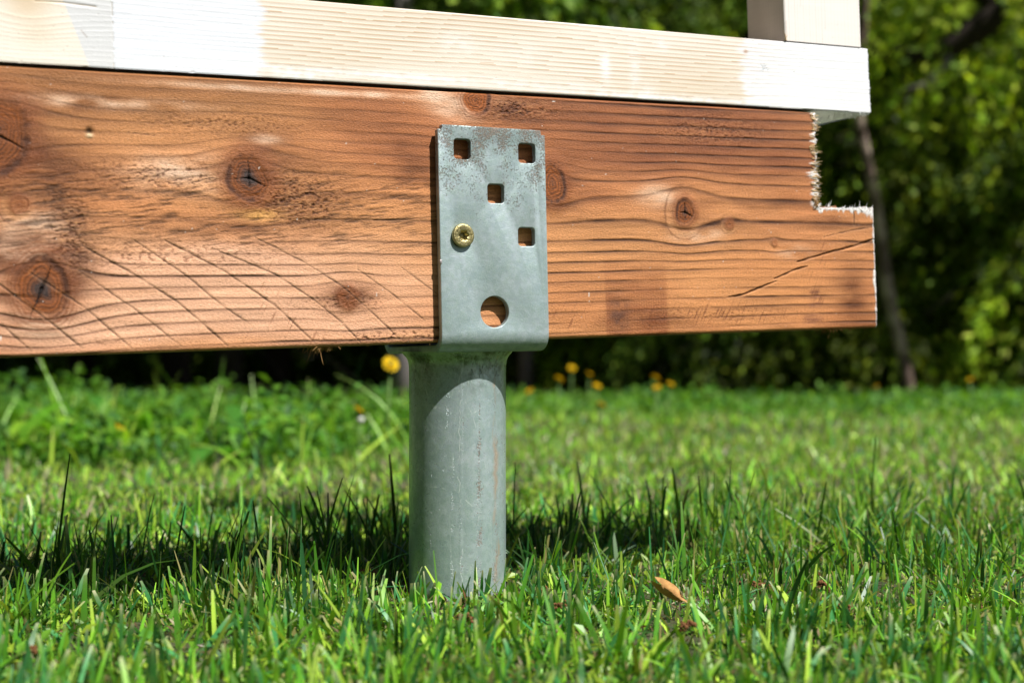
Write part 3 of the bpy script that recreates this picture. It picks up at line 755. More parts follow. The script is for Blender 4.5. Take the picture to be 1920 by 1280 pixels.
# round the corners of the plates
ce = [e for e in bm.edges if abs(e.verts[0].co.x-e.verts[1].co.x) < 1e-6 and all(abs(v.co.z-zt) < 1e-6 for v in e.verts)]
bmesh.ops.bevel(bm, geom=ce, offset=.0035, segments=4, affect='EDGES')
me = bpy.data.meshes.new('bracket'); bm.to_mesh(me); bm.free()
br = link('u_bracket', me, M_plate, None); br.matrix_world = KB
def rrect(cx, cz, w, h, r, seg=4):
    out = []
    for qx, qz, a0_ in ((1, 1, 0), (-1, 1, 90), (-1, -1, 180), (1, -1, 270)):
        for k in range(seg+1):
            a = math.radians(a0_+90*k/seg); out.append((cx+qx*(w/2-r)+r*math.cos(a), cz+qz*(h/2-r)+r*math.sin(a)))
    return out
cut = bmesh.new()
def prism(bm, pts, y0, y1):
    a = [bm.verts.new((x, y0, z)) for x, z in pts]; b = [bm.verts.new((x, y1, z)) for x, z in pts]; m = len(pts)
    bm.faces.new(a[::-1]); bm.faces.new(b)
    for k in range(m): bm.faces.new((a[k], a[(k+1) % m], b[(k+1) % m], b[k]))
holes = [(867, 279.5, 31.5, 38), (988, 287.5, 31.5, 37), (930, 363, 31, 36), (987.5, 444, 31, 35), (867, 443, 31, 36)]
for (hx, hy, hw, hh) in holes:
    c = K2(hx, hy); ww = K2(hx+hw/2, hy)[0]-K2(hx-hw/2, hy)[0]; hgt = K2(hx, hy-hh/2)[1]-K2(hx, hy+hh/2)[1]
    for (y0, y1) in ((-.012, .01), (-DU-.01, -DU+.012)): prism(cut, rrect(c[0], c[1], ww, hgt, .0026), y0, y1)
hc = K2(928, 584.5); hr = (K2(954.5, 584)[0]-K2(901.5, 584)[0])/2
for (y0, y1) in ((-.012, .01), (-DU-.01, -DU+.012)):
    prism(cut, [(hc[0]+hr*math.cos(2*math.pi*k/40), hc[1]+hr*math.sin(2*math.pi*k/40)) for k in range(40)], y0, y1)
bmesh.ops.recalc_face_normals(cut, faces=cut.faces[:])
cm = bpy.data.meshes.new('cut'); cut.to_mesh(cm); cut.free(); co = bpy.data.objects.new('cut', cm); COL.objects.link(co); co.matrix_world = KB
md = br.modifiers.new('b', 'BOOLEAN'); md.object = co; md.operation = 'DIFFERENCE'; md.solver = 'EXACT'
bv = br.modifiers.new('v', 'BEVEL'); bv.width = .0007; bv.segments = 3; bv.limit_method = 'ANGLE'; bv.angle_limit = math.radians(40)
bpy.context.view_layer.update()
dg = bpy.context.evaluated_depsgraph_get(); me2 = bpy.data.meshes.new_from_object(br.evaluated_get(dg))
br.modifiers.clear(); br.data = me2
if len(me2.materials) == 0: me2.materials.append(M_plate)
bpy.data.objects.remove(co)
bm = bmesh.new(); bm.from_mesh(me2)
for f in bm.faces: f.smooth = True
for e in bm.edges:
    if len(e.link_faces) == 2 and e.calc_face_angle(0) > math.radians(32): e.smooth = False
bm.to_mesh(me2); bm.free()
br.parent = anchor; br.matrix_parent_inverse = anchor.matrix_world.inverted()
# chipped nick in the plate's left edge
bm = bmesh.new(); bmesh.ops.create_icosphere(bm, subdivisions=2, radius=1)
c = K2(826, 491)
for v in bm.verts:
    v.co = Vector((v.co.x*.0011+c[0]+.0003, v.co.y*.0008-.0003, v.co.z*.0022+c[1]))*1 + Vector((random.uniform(-1, 1), 0, random.uniform(-1, 1)))*.0001
nk = bm_obj('edge_burr', bm, plain('burr_metal', (.33, .30, .30), .45, .5, .3, 900, .0003, .5), anchor, True); nk.matrix_world = KB; nk.matrix_parent_inverse = anchor.matrix_world.inverted(); nk.matrix_world = KB
# tube, lathed, flaring into the base plate
zbase = (KB @ Vector((0, -DU/2, zb))).z
Rt = .0378
prof = [(Rt, -.05), (Rt, .05), (Rt, .10), (Rt, zbase-.022), (Rt+.0001, zbase-.011), (Rt+.0006, zbase-.0075), (Rt+.0014, zbase-.0048), (Rt+.0027, zbase-.0028), (Rt+.0042, zbase-.0014), (Rt+.0060, zbase+.0015)]
sg = 256; Vt = []; Qt = []
pz_ = []
for i in range(len(prof)-1):
    (r0, z0), (r1, z1) = prof[i], prof[i+1]; m = 12 if i < 3 else 2
    for k in range(m): pz_.append((r0+(r1-r0)*k/m, z0+(z1-z0)*k/m))
pz_.append(prof[-1])
for (r, z) in pz_:
    for k in range(sg):
        a = 2*math.pi*k/sg; seam = math.exp(-((math.atan2(math.sin(a+1.46), math.cos(a+1.46)))/.022)**2)*.00022
        # a faint flat facet beside the weld seam
        rr = r + seam
        tl = math.tan(math.radians(1.35))*(1 if z > zbase-.03 else 0)*(z-zbase+.03)/.03
        Vt.append((rr*math.cos(a), rr*math.sin(a), z + tl*rr*math.cos(a-TH)))
for j in range(len(pz_)-1):
    for k in range(sg): Qt.append((j*sg+k, j*sg+(k+1) % sg, (j+1)*sg+(k+1) % sg, (j+1)*sg+k))
tb = link('tube', np_mesh('tube', Vt, Qt), M_tube, anchor)

# ------------------------------------------------------------------ screw
cx, cz = K2(866.5, 442)
screw = empty('hex_screw'); Ms = KB @ Matrix.Translation((cx, 0, cz)); screw.matrix_world = Ms
tag(screw, 'yellow zinc plated screw with star recess and stamped flat head, driven through the bracket plate', 'screw')
bm = bmesh.new(); sg = 60; rings = []
def star(a, r):
    return r*(1+.16*math.cos(6*a))
prf = [(.0086, .0002, 0), (.0087, .0012, 0), (.0086, .0026, 0), (.0082, .0031, 0), (.0076, .00325, 0), (.0062, .0033, 0), (.0046, .0032, 0), (.0036, .0030, 1), (.0033, .0024, 1), (.0030, .0002, 1), (.0016, -.0006, 0)]
for (r, y, st) in prf:
    rings.append([bm.verts.new(((star(2*math.pi*k/sg, r) if st else r)*math.cos(2*math.pi*k/sg), y, (star(2*math.pi*k/sg, r) if st else r)*math.sin(2*math.pi*k/sg))) for k in range(sg)])
for a, b in zip(rings, rings[1:]):
    for k in range(sg): bm.faces.new((a[k], b[k], b[(k+1) % sg], a[(k+1) % sg]))
bm.faces.new(rings[-1])
bm_obj('screw_head', bm, M_gold, screw, True)
bm = bmesh.new()
for k in range(11):                       # worn raised stamping round the recess, illegible in the photo
    a = 2*math.pi*k/11+.2
    for j in range(2):
        aa = a + (j-.5)*.16; l = random.uniform(.0005, .0009)
        t = bmesh.ops.create_cube(bm, size=1)['verts']
        rot = Matrix.Rotation(-aa+random.uniform(-.5, .5), 3, 'Y')
        for v in t:
            v.co = rot @ Vector((v.co.x*l*1.6, v.co.y*.0004, v.co.z*.0004)); v.co += Vector((math.cos(aa)*.0063, .0034, math.sin(aa)*.0063))
bm_obj('head_stamping', bm, M_gold, screw)
bm = bmesh.new(); bmesh.ops.create_cone(bm, cap_ends=True, segments=16, radius1=.004, radius2=.004, depth=.07, matrix=Matrix.Translation((0, -.0352, 0)) @ Matrix.Rotation(math.pi/2, 4, 'X'))
bm_obj('screw_shank', bm, M_gold, screw, True)

# ------------------------------------------------------------------ lawn
def lin(c): return np.array(c, float)
def blades(n, X, Y, hgt, wid, lean, col, tipc, tipk, segs=4, zoff=-.004, bend=.7, cut=.28):
    az = RNG.random(n)*2*np.pi; la = np.abs(RNG.normal(0, 1, n))*lean
    fz = RNG.random(n)*2*np.pi
    dirx, diry = np.cos(az), np.sin(az); wx, wy = np.cos(fz), np.sin(fz)
    bx = RNG.normal(0, bend, n)
    Z0 = gz(X, Y)+zoff
    V = np.zeros((n, segs, 2, 3)); C = np.zeros((n, segs, 2, 3))
    for k in range(segs):
        t = k/(segs-1)
        ang = la*(1+np.abs(bx)*t)
        r = hgt*t*np.sin(np.clip(ang, 0, 1.45)); z = hgt*t*np.cos(np.clip(ang, 0, 1.45))
        w = wid*np.interp(t, [0, .3, .7, 1], [.7, 1, .85, cut])*.5
        for s_, sg_ in ((0, -1), (1, 1)):
            V[:, k, s_, 0] = X + dirx*r + wx*w*sg_; V[:, k, s_, 1] = Y + diry*r + wy*w*sg_; V[:, k, s_, 2] = Z0 + z + 0.12*w*sg_
        tk = np.clip((t-.80)/.2, 0, 1)*tipk
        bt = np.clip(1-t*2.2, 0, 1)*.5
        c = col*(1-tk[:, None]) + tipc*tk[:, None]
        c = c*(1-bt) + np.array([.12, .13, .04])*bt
        C[:, k, 0] = c*.92; C[:, k, 1] = c*1.05
    i = np.arange(n*segs*2).reshape(n, segs, 2)
    Q = np.stack([i[:, :-1, 0], i[:, :-1, 1], i[:, 1:, 1], i[:, 1:, 0]], -1).reshape(-1, 4)
    return V.reshape(-1, 3), C.reshape(-1, 3), Q
def gcols(n, kind='mix'):
    base = np.array([[.065, .21, .016], [.105, .28, .018], [.17, .36, .024], [.29, .43, .045], [.03, .125, .024], [.045, .20, .06]])
    p = [.18, .2, .14, .08, .22, .18]
    if kind == 'far': p = [.08, .22, .32, .26, .04, .08]
    if kind == 'low': p = [.10, .22, .33, .29, .02, .04]
    c = base[RNG.choice(6, n, p=p)]*RNG.uniform(.8, 1.25, (n, 1))*({'far': 1.5, 'low': 1.65}.get(kind, 1.25))
    return c
def scatter(n, y0, y1, spread=.50, marg=.12, pw=2.0):
    Y = (RNG.random(n)*(y1**pw-y0**pw)+y0**pw)**(1/pw)
    X = (RNG.random(n)*2-1)*(Y*spread+marg)
    return X, Y
LV = []; LC = []; LQ = []; lb = 0
def addb(t):
    global lb
    v, c, q = t; LV.append(v); LC.append(c); LQ.append(q+lb); lb += len(v)
def lawn_patch(n, y0, y1, h0, h1, w0_, w1_, lean, kind, segs=4, tan=.12, pw=2, cut=.28):
    X, Y = scatter(n, y0, y1, pw=pw)
    cl = fbm(X*14, Y*14, 601, 3)+fbm(X*38, Y*38, 602, 2)*1.3
    keep = ~((np.abs(X-.109) < .015) & (Y < .955) & (Y > .78) & (RNG.random(len(X)) < .8)) & (np.hypot(X-TC.x, Y-TC.y) > Rt+.003) & ~((np.abs(X-TC.x+.01) < .05) & (Y < TC.y) & (Y > TC.y-.13) & (RNG.random(len(X)) < (.8 if h1 > .02 else .25)))
    X, Y, cl = X[keep], Y[keep], cl[keep]; n = len(X)
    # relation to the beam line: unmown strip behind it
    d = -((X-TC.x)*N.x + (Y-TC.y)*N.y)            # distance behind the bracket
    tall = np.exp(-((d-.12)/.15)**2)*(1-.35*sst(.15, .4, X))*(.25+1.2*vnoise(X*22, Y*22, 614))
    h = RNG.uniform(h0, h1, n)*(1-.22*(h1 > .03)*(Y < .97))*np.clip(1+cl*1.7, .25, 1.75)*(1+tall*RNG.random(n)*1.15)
    w = RNG.uniform(w0_, w1_, n)
    c = gcols(n, kind)
    c = c*(1+.5*fbm(X*3, Y*3, 611, 3)+1.1*fbm(X*30, Y*30, 612, 2))[:, None]*RNG.uniform(.55, 1.45, (n, 1))
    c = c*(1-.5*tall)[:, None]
    if kind == 'far':
        pk = RNG.random(n) < .10*(1+3*fbm(X*6, Y*6, 613, 2)); c[pk] = np.array([.42, .36, .24])
    dry = RNG.random(n) < tan
    c[dry] = np.array([.40, .36, .13])*RNG.uniform(.5, 1.2, (dry.sum(), 1)); h[dry] *= .7
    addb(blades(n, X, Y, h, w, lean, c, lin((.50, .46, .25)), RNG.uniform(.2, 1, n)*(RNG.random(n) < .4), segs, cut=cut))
lawn_patch(5600, .52, .97, .018, .044, .0018, .0044, .72, 'near', 6, cut=.42)
lawn_patch(40000, .52, 1.0, .006, .018, .0014, .0036, 1.25, 'low', 3, .18)
lawn_patch(9000, .95, 1.55, .016, .038, .0018, .0042, .65, 'near', 5, cut=.42)
lawn_patch(5000, .52, 1.2, .020, .038, .0010, .0018, .9, 'near', 6)
lawn_patch(36000, .97, 1.7, .006, .018, .0015, .0036, 1.2, 'low', 3, .18)
lawn_patch(60000, 1.5, 3.2, .008, .028, .0026, .0060, 1.15, 'far', 3, .14, 1.6)
lawn_patch(46000, 3.0, 7.0, .012, .035, .004, .010, .9, 'far', 3, .1, 1.4)
n = 2600; X, Y = scatter(n, .56, 1.02); c = gcols(n, 'near')*1.25
kk = (np.hypot(X-TC.x, Y-TC.y) > Rt+.004) & ~((np.abs(X-.109) < .012) & (Y < .955) & (Y > .80)); X, Y, c = X[kk], Y[kk], c[kk]; n = len(X)
addb(blades(n, X, Y, RNG.uniform(.022, .042, n), RNG.uniform(.0024, .0044, n), .85, c, lin((.62, .58, .36)), RNG.uniform(.3, 1, n), 7, bend=1.0, cut=.5))
for cx_, n in ((TC.x-.028, 7), (TC.x+.012, 9), (TC.x+.034, 5)):
    X = cx_ + RNG.normal(0, .004, n); Y = TC.y-Rt-.006-RNG.random(n)*.02; c = gcols(n, 'near')
    addb(blades(n, X, Y, RNG.uniform(.018, .044, n), RNG.uniform(.0018, .003, n), .35, c, lin((.6, .56, .36)), RNG.uniform(.3, 1, n), 6, cut=.4))
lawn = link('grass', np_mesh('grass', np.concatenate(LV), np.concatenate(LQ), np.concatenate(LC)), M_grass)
tag(lawn, 'short mown lawn grass with a longer dark strip under the beam', 'grass', kind='stuff')

# low broad-leaved weeds, moss crumbs and thatch between the blades
def leaves(n, X, Y, Z, size, col, tilt=.5, fold=.25, asp=1.6):
    """rhombic leaves with a folded midrib: 6 verts, 4 tris->2 quads"""
    az = RNG.random(n)*2*np.pi; ti = RNG.normal(0, tilt, n); ro = RNG.normal(0, tilt, n)
    fx = np.stack([np.cos(az)*np.cos(ti), np.sin(az)*np.cos(ti), np.sin(ti)], -1)
    sx = np.stack([-np.sin(az)*np.cos(ro), np.cos(az)*np.cos(ro), np.sin(ro)], -1)
    nn = np.cross(fx, sx)
    P = np.stack([X, Y, Z], -1); L = (size*asp)[:, None]; W = size[:, None]*.5
    V = np.stack([P, P+fx*L*.5+sx*W+nn*W*fold, P+fx*L, P+fx*L*.5-sx*W+nn*W*fold, P+fx*L*.5], 1)
    i = np.arange(n)[:, None]*5
    Q = np.concatenate([i+np.array([[0, 1, 4, 4]])[:, :3], i+np.array([[1, 2, 4]]), i+np.array([[2, 3, 4]]), i+np.array([[3, 0, 4]])], 0)
    C = np.repeat(col[:, None, :], 5, 1)*np.array([.85, 1.05, 1.1, 1.0, .9])[None, :, None]
    return V.reshape(-1, 3), C.reshape(-1, 3), Q
n = 22000; X, Y = scatter(n, .52, 1.9); cl = fbm(X*9, Y*9, 631, 3); k = (cl > -.08) & (np.hypot(X-TC.x, Y-TC.y) > Rt+.004); X, Y = X[k], Y[k]; n = len(X)
col = np.array([[.12, .28, .02], [.26, .38, .03], [.08, .24, .03]])[RNG.integers(0, 3, n)]*RNG.uniform(.7, 1.3, (n, 1))
o = link('clover', np_mesh('clover', *[a for a in (lambda t: (t[0], t[2], t[1]))(leaves(n, X, Y, gz(X, Y)+RNG.uniform(.001, .011, n), RNG.uniform(.003, .008, n), col, .5))], smooth=False), M_grass)
tag(o, 'low clover and weed leaves between the grass blades', 'ground cover', kind='stuff')
n = 14000; X, Y = scatter(n, .52, 1.9); k = (np.hypot(X-TC.x, Y-TC.y) > Rt+.001); X, Y = X[k], Y[k]; n = len(X)
col = np.array([[.30, .22, .11], [.20, .09, .035], [.40, .33, .2], [.14, .10, .05]])[RNG.integers(0, 4, n)]*RNG.uniform(.6, 1.2, (n, 1))
v, c, q = leaves(n, X, Y, gz(X, Y)+RNG.uniform(-.001, .006, n), RNG.uniform(.0012, .003, n), col, .7, .3, 4)
o = link('thatch', np_mesh('thatch', v, q, c, smooth=False), M_grass); tag(o, 'dry clippings and bud scales lying in the grass', 'litter', kind='stuff')

n = 1500; a_ = RNG.random(n)*2*np.pi; r_r = Rt + .001 + np.abs(RNG.normal(0, .012, n)); X = TC.x+r_r*np.cos(a_); Y = TC.y+r_r*np.sin(a_)
col = np.array([[.16, .10, .05], [.10, .13, .02], [.24, .17, .09], [.08, .05, .03]])[RNG.integers(0, 4, n)]*RNG.uniform(.6, 1.2, (n, 1))
v, c, q = leaves(n, X, Y, gz(X, Y)+RNG.uniform(0, .006, n), RNG.uniform(.0015, .004, n), col, .8, .4, 1.3)
o = link('soil_crumbs', np_mesh('soil_crumbs', v, q, c, smooth=False), M_grass); tag(o, 'moss and soil crumbs round the foot of the tube', 'soil', kind='stuff')
def gpt(px, py, z=0.0):
    """ground point under a pixel"""
    r = ray(px, py); t = (z-HC)/r.z; p = CAM + r*t; return p
# the tan dead leaf
p = gpt(1268, 1115, .020)
bm = bmesh.new(); rows = []
for i in range(9):
    t = i/8; wd = math.sin(math.pi*(t*.86+.07))**.7*.0055
    rows.append([bm.verts.new(((j/4)*2*wd*.8-wd*.8, .004*math.sin(3*t)+abs(j-2)*.0012, .016-.026*t+.003*math.cos(j*1.7+t*5)+random.uniform(-.0009, .0009))) for j in range(5)])
for a, b in zip(rows, rows[1:]):
    for j in range(4): bm.faces.new((a[j], a[j+1], b[j+1], b[j]))
me = bpy.data.meshes.new('dead_leaf'); 
for f in bm.faces: f.smooth = True
bm.to_mesh(me); bm.free()
dl = link('dead_leaf', me, plain('dry_leaf', (.50, .27, .10), .7, .2, .55, 260, .0012)); dl.location = p; dl.rotation_euler = (.5, -.95, .1); dl.scale = (1.15, 1.5, 1.3)
tag(dl, 'curled tan dead leaf standing in the grass right of the anchor tube', 'leaf')
# brown catkin crumbs
M_cat = plain('catkin_brown', (.19, .085, .035), .85, .2, .5, 500, .0008)
cat_spots = [(1010, 1112, 'near the tube foot'), (1045, 1140, ''), (1395, 1095, ''), (1430, 1100, ''), (1580, 1140, ''), (1290, 1175, ''), (690, 1075, ''), (870, 1160, ''), (55, 1225, ''), (1545, 1100, '')]
catlab = ['brown catkin in the grass just right of the tube foot', 'brown catkin below right of the tube foot', 'brown catkin right of the tan dead leaf', 'brown catkin farther right of the tan dead leaf',
          'reddish catkin lying near the right side of the lawn', 'dark brown catkin below the tan dead leaf', 'orange brown catkin in the grass left of the tube', 'small brown catkin in front of the tube foot', 'brown catkin in the left foreground corner', 'small catkin amid tall blades on the right']
for (px, py, _), lb_ in zip(cat_spots, catlab):
    p = gpt(px, py, .014); az = random.uniform(-.7, .7); bm = bmesh.new()
    L_ = random.uniform(.008, .015)
    for k in range(42):
        t = k/41; bmesh.ops.create_icosphere(bm, subdivisions=1, radius=random.uniform(.0007, .0014), matrix=Matrix.Translation(((t-.5)*L_*math.cos(az), random.gauss(0, .0011), (t-.5)*L_*math.sin(az)+.002*math.sin(3*t)+random.gauss(0, .0011))))
    o = bm_obj('catkin', bm, M_cat); o.location = p; tag(o, lb_, 'catkin', 'catkins fallen in the grass')

# ------------------------------------------------------------------ taller weeds at the back of the lawn
def weed_leafset(nl, size, tilt, up_, colb):
    """rosette of long toothed leaves"""
    Vs = []; Qs = []; Cs = []; b = 0
    for i in range(nl):
        az = random.uniform(0, 2*math.pi); el = random.uniform(*tilt); L_ = size*random.uniform(.6, 1.15); wd = L_*random.uniform(.09, .15)
        c0 = np.array(colb[random.randrange(len(colb))])*random.uniform(.8, 1.3); ns = 8
        for k in range(ns):
            t = k/(ns-1); e = el - t*t*random.uniform(.5, .8)*up_
            r = L_*t*math.cos(e if t else el); z = L_*t*math.sin(max(e, -.2)) 
            ww = wd*(.25+t*1.3 if t < .6 else 1.03*(1-t)/.4+.02)*(1.25 if k % 2 else .65)
            for s in (-1, 1):
                Vs.append((r*math.cos(az)-s*ww*math.sin(az), r*math.sin(az)+s*ww*math.cos(az), z+abs(s)*ww*.15)); Cs.append(c0*(.9+.2*t))
        for k in range(ns-1): Qs.append((b+2*k, b+2*k+1, b+2*k+3, b+2*k+2))
        b += 2*ns
    return Vs, Qs, Cs
wcol = [(.12, .32, .015), (.17, .40, .025), (.08, .26, .03), (.24, .44, .03)]
wm = []
for k in range(5):
    v, q, c = weed_leafset(13, .17, (.5, 1.35), 1.0, wcol); wm.append(np_mesh('weed', v, q, np.array(c)))
wl = [(30, 2.6, 'far left'), (95, 3.0, ''), (150, 2.5, ''), (215, 3.1, ''), (262, 2.7, ''), (330, 3.2, ''), (400, 2.8, ''), (450, 2.5, ''), (520, 3.0, ''), (585, 2.8, ''), (640, 3.2, ''), (700, 3.0, ''), (0, 3.4, ''), (480, 3.5, ''), (745, 3.5, ''),
      (180, 3.7, ''), (610, 3.7, ''), (330, 3.9, '')]
wi = 0
ordn = ['first', 'second', 'third', 'fourth', 'fifth', 'sixth', 'seventh', 'eighth', 'ninth', 'tenth', 'eleventh', 'twelfth', 'thirteenth', 'fourteenth', 'fifteenth', 'sixteenth', 'seventeenth', 'eighteenth', 'nineteenth', 'twentieth']
for r_, (px, Y, _) in enumerate(sorted(wl)):
    o = link('weed_plant', wm[wi % 5], M_leaf); wi += 1
    X = (px-960)/F*Y; o.location = (X, Y, float(gz(np.array([X]), np.array([Y]))[0])); o.rotation_euler.z = random.uniform(0, 6.3); s = random.uniform(.75, 1.1)*(1 if px < 500 else .85); o.scale = (s, s, s)
    tag(o, 'leafy green weed rosette, %s from the left along the back of the lawn' % ordn[r_], 'plant', 'weeds at the back of the lawn')
# rough herbs all along the wood's edge
Vs, Cs, Qs = [], [], []; lb = 0; LV, LC, LQ = [], [], []
n = 9000; Y = RNG.uniform(4.2, 6.6, n); X = (RNG.random(n)*2-1)*(Y*.5+.5)
c = gcols(n, 'far')*1.05; addb(blades(n, X, Y, RNG.uniform(.03, .08, n)*sst(3.8, 6, Y), RNG.uniform(.006, .016, n), .6, c, lin((.3, .3, .12)), RNG.uniform(0, .5, n), 3))
n = 700; Y = RNG.uniform(2.2, 4.4, n); X = -(Y*.04) - RNG.random(n)*(Y*.46)
c = gcols(n, 'far'); addb(blades(n, X, Y, RNG.uniform(.05, .14, n), RNG.uniform(.003, .007, n), .55, c, lin((.4, .36, .18)), RNG.uniform(0, 1, n), 4))
n = 50; Y = RNG.uniform(2.3, 4.0, n); X = -(Y*.05) - RNG.random(n)*(Y*.40)
c = gcols(n, 'far'); addb(blades(n, X, Y, RNG.uniform(.12, .24, n), RNG.uniform(.002, .005, n), .35, c, lin((.4, .36, .18)), RNG.uniform(0, 1, n), 6, bend=1.4))
o = link('rough_grass', np_mesh('rough_grass', np.concatenate(LV), np.concatenate(LQ), np.concatenate(LC)), M_grass); tag(o, 'longer unmown grass along the edge of the wood', 'grass', kind='stuff')
n = 15000; Y = RNG.uniform(4.6, 7.0, n); X = (RNG.random(n)*2-1)*(Y*.5+.5); hh = RNG.random(n)*.075*(.3+1.2*vnoise(X*3, Y*3, 71))
n2 = 11000; Y2 = RNG.uniform(2.3, 4.2, n2); X2 = -Y2*.035 - RNG.random(n2)*Y2*.42; m2 = vnoise(X2*7, Y2*5, 73); kk = m2 > .38; X2, Y2, m2 = X2[kk], Y2[kk], m2[kk]; n2 = len(X2)
X = np.concatenate([X, X2]); Y = np.concatenate([Y, Y2]); hh = np.concatenate([hh, RNG.random(n2)*.24*(m2-.25)]); n += n2
col = np.array([[.08, .22, .02], [.13, .28, .03], [.06, .17, .035]])[RNG.integers(0, 3, n)]*RNG.uniform(.8, 1.6, (n, 1))
v, c, q = leaves(n, X, Y, gz(X, Y)+hh, RNG.uniform(.012, .030, n)*np.where(Y < 4.3, .8, 1), col, .6)
o = link('ground_cover', np_mesh('ground_cover', v, q, c, smooth=False), M_leaf); tag(o, 'low leafy ground cover at the foot of the trees', 'ground cover', kind='stuff')

# dandelions
def flower_mesh():
    Vs = []; Qs = []; Cs = []; b = 0
    for ringi, (R_, el, n) in enumerate([(.019, .15, 30), (.016, .5, 26), (.012, .85, 20), (.007, 1.2, 12)]):
        for k in range(n):
            az = 2*math.pi*(k+.5*ringi)/n+random.uniform(-.08, .08); w = .0016; e = el+random.uniform(-.12, .12)
            for t in (0, 1):
                r = .002+(R_-.002)*t*math.cos(e); z = R_*t*math.sin(e)*.9
                for s in (-1, 1): Vs.append((r*math.cos(az)-s*w*math.sin(az), r*math.sin(az)+s*w*math.cos(az), z)); Cs.append((.80, .52+.06*random.random(), .01))
            Qs.append((b, b+1, b+3, b+2)); b += 4
    return np_mesh('petals', Vs, Qs, np.array(Cs))
FM = flower_mesh()
bm = bmesh.new(); bmesh.ops.create_cone(bm, cap_ends=True, segments=10, radius1=.003, radius2=.006, depth=.012)
for f in bm.faces: f.smooth = True
calyx = bpy.data.meshes.new('calyx'); bm.to_mesh(calyx); bm.free()
M_stem = plain('flower_stem', (.12, .22, .05), .6, .3, .2, 100, 0)
dand = [(671, 769, 2.7, 'yellow dandelion left of the tube, above a pale seed head'), (732, 677, 2.5, 'largest yellow dandelion, just under the beam left of the tube'), (1048, 711, 3.6, 'bright yellow dandelion, first full bloom right of the tube'),
        (993, 734, 4.0, 'small yellow dandelion nearest the right side of the tube'), (1127, 759, 3.8, 'yellow dandelion low in the lawn right of the tube'), (1119, 724, 4.2, 'small dandelion above the lowest bloom right of the tube'),
        (1229, 708, 3.9, 'upper dandelion of the cluster of three right of the tube'), (1232, 727, 3.8, 'lower dandelion of the cluster of three right of the tube'), (1257, 721, 4.2, 'right hand small dandelion of the cluster of three'),
        (1072, 690, 4.8, 'dim orange dandelion in the shade under the beam'), (1105, 702, 4.8, 'dim dandelion right of the shaded orange one'), (1644, 726, 4.6, 'yellow dandelion left of the slender birch stem foot'),
        (1819, 712, 4.8, 'rightmost yellow dandelion beyond the birch stem'), (50, 782, 3.0, 'half hidden dandelion among weeds at the left margin'), (223, 800, 2.8, 'low dandelion among weeds in the left of the lawn')]
for (px, py, Y, lb_) in dand:
    r = ray(px, py); P = CAM + r*(Y/r.y); g0 = float(gz(np.array([P.x]), np.array([P.y]))[0])
    root = empty('dandelion', (P.x+random.uniform(-.01, .01), P.y, g0)); tag(root, lb_, 'flower', 'dandelions at the back of the lawn')
    h = P.z - g0; dx = P.x-root.location.x
    hd = link('flower_head', FM, M_flower, root); hd.location = (dx, 0, h); tl = (random.uniform(.35, .8), random.uniform(-.3, .3), random.uniform(0, 6)); hd.rotation_euler = tl
    if px == 732: hd.rotation_euler = (1.0, .15, .4); hd.location = (dx, 0, h-.006)
    s = .72 if px != 732 else .85; hd.scale = (s, s, s)
    cy = link('calyx', calyx, M_stem, root); cy.location = (dx, .002, h-.007)
    link('stem', tube_mesh('stem', [(0, 0, -.01), (dx*.3, 0, h*.5), (dx, .003, h-.006)], [.0028, .0025, .0022], 6), M_stem, root)
# seed head under the first dandelion
P = CAM + ray(677, 786)*(2.7/ray(677, 786).y); g0 = 0
root = empty('seed_head', (P.x, P.y, 0)); tag(root, 'pale spent dandelion seed head under the yellow bloom left of the tube', 'seed head')
bm = bmesh.new(); bmesh.ops.create_icosphere(bm, subdivisions=2, radius=.007)
for v in bm.verts: v.co *= random.uniform(.75, 1.2)
o = bm_obj('fluff', bm, plain('seed_fluff', (.62, .62, .58), .9, .1), root); o.location = (0, 0, P.z)
link('stem', tube_mesh('stem', [(0, 0, 0), (0, 0, P.z-.005)], .002, 6), M_stem, root)
# dark dock stalks left in the lawn
for (px, py, Y, h, lb_) in [(500, 905, 2.0, .10, 'dark branching weed stalk in the lawn left of the tube'), (420, 840, 2.2, .09, 'thin dark weed stalk left of the branching one'), (330, 880, 2.1, .06, 'short dark weed stalk in the left of the lawn')]:
    X = (px-960)/F*Y; bm = None
    root = empty('weed_stalk', (X, Y, 0)); tag(root, lb_, 'plant', 'dark weed stalks in the lawn')
    M_st = plain('stalk', (.02, .04, .012), .7)
    link('stem', tube_mesh('stem', [(0, 0, -.01), (-.008, 0, h*.4), (-.022, .0, h*.75), (-.035, 0, h)], [.002, .0017, .0013, .0008], 6), M_st, root)
    for k in range(4):
        t = .3+.17*k; sgn = 1 if k % 2 else -1
        p0 = Vector((-.022*t/.75 if t < .75 else -.025, 0, h*t))
        link('twig', tube_mesh('twig', [p0, p0+Vector((sgn*.008, 0, .012)), p0+Vector((sgn*.014, 0, .03))], [.0012, .001, .0006], 5), M_st, root)
    v, q, c = weed_leafset(5, .05, (.2, .9), 1.0, [(.03, .10, .02)]); link('leaf_rosette', np_mesh('leaf_rosette', v, q, np.array(c)), M_leaf, root)

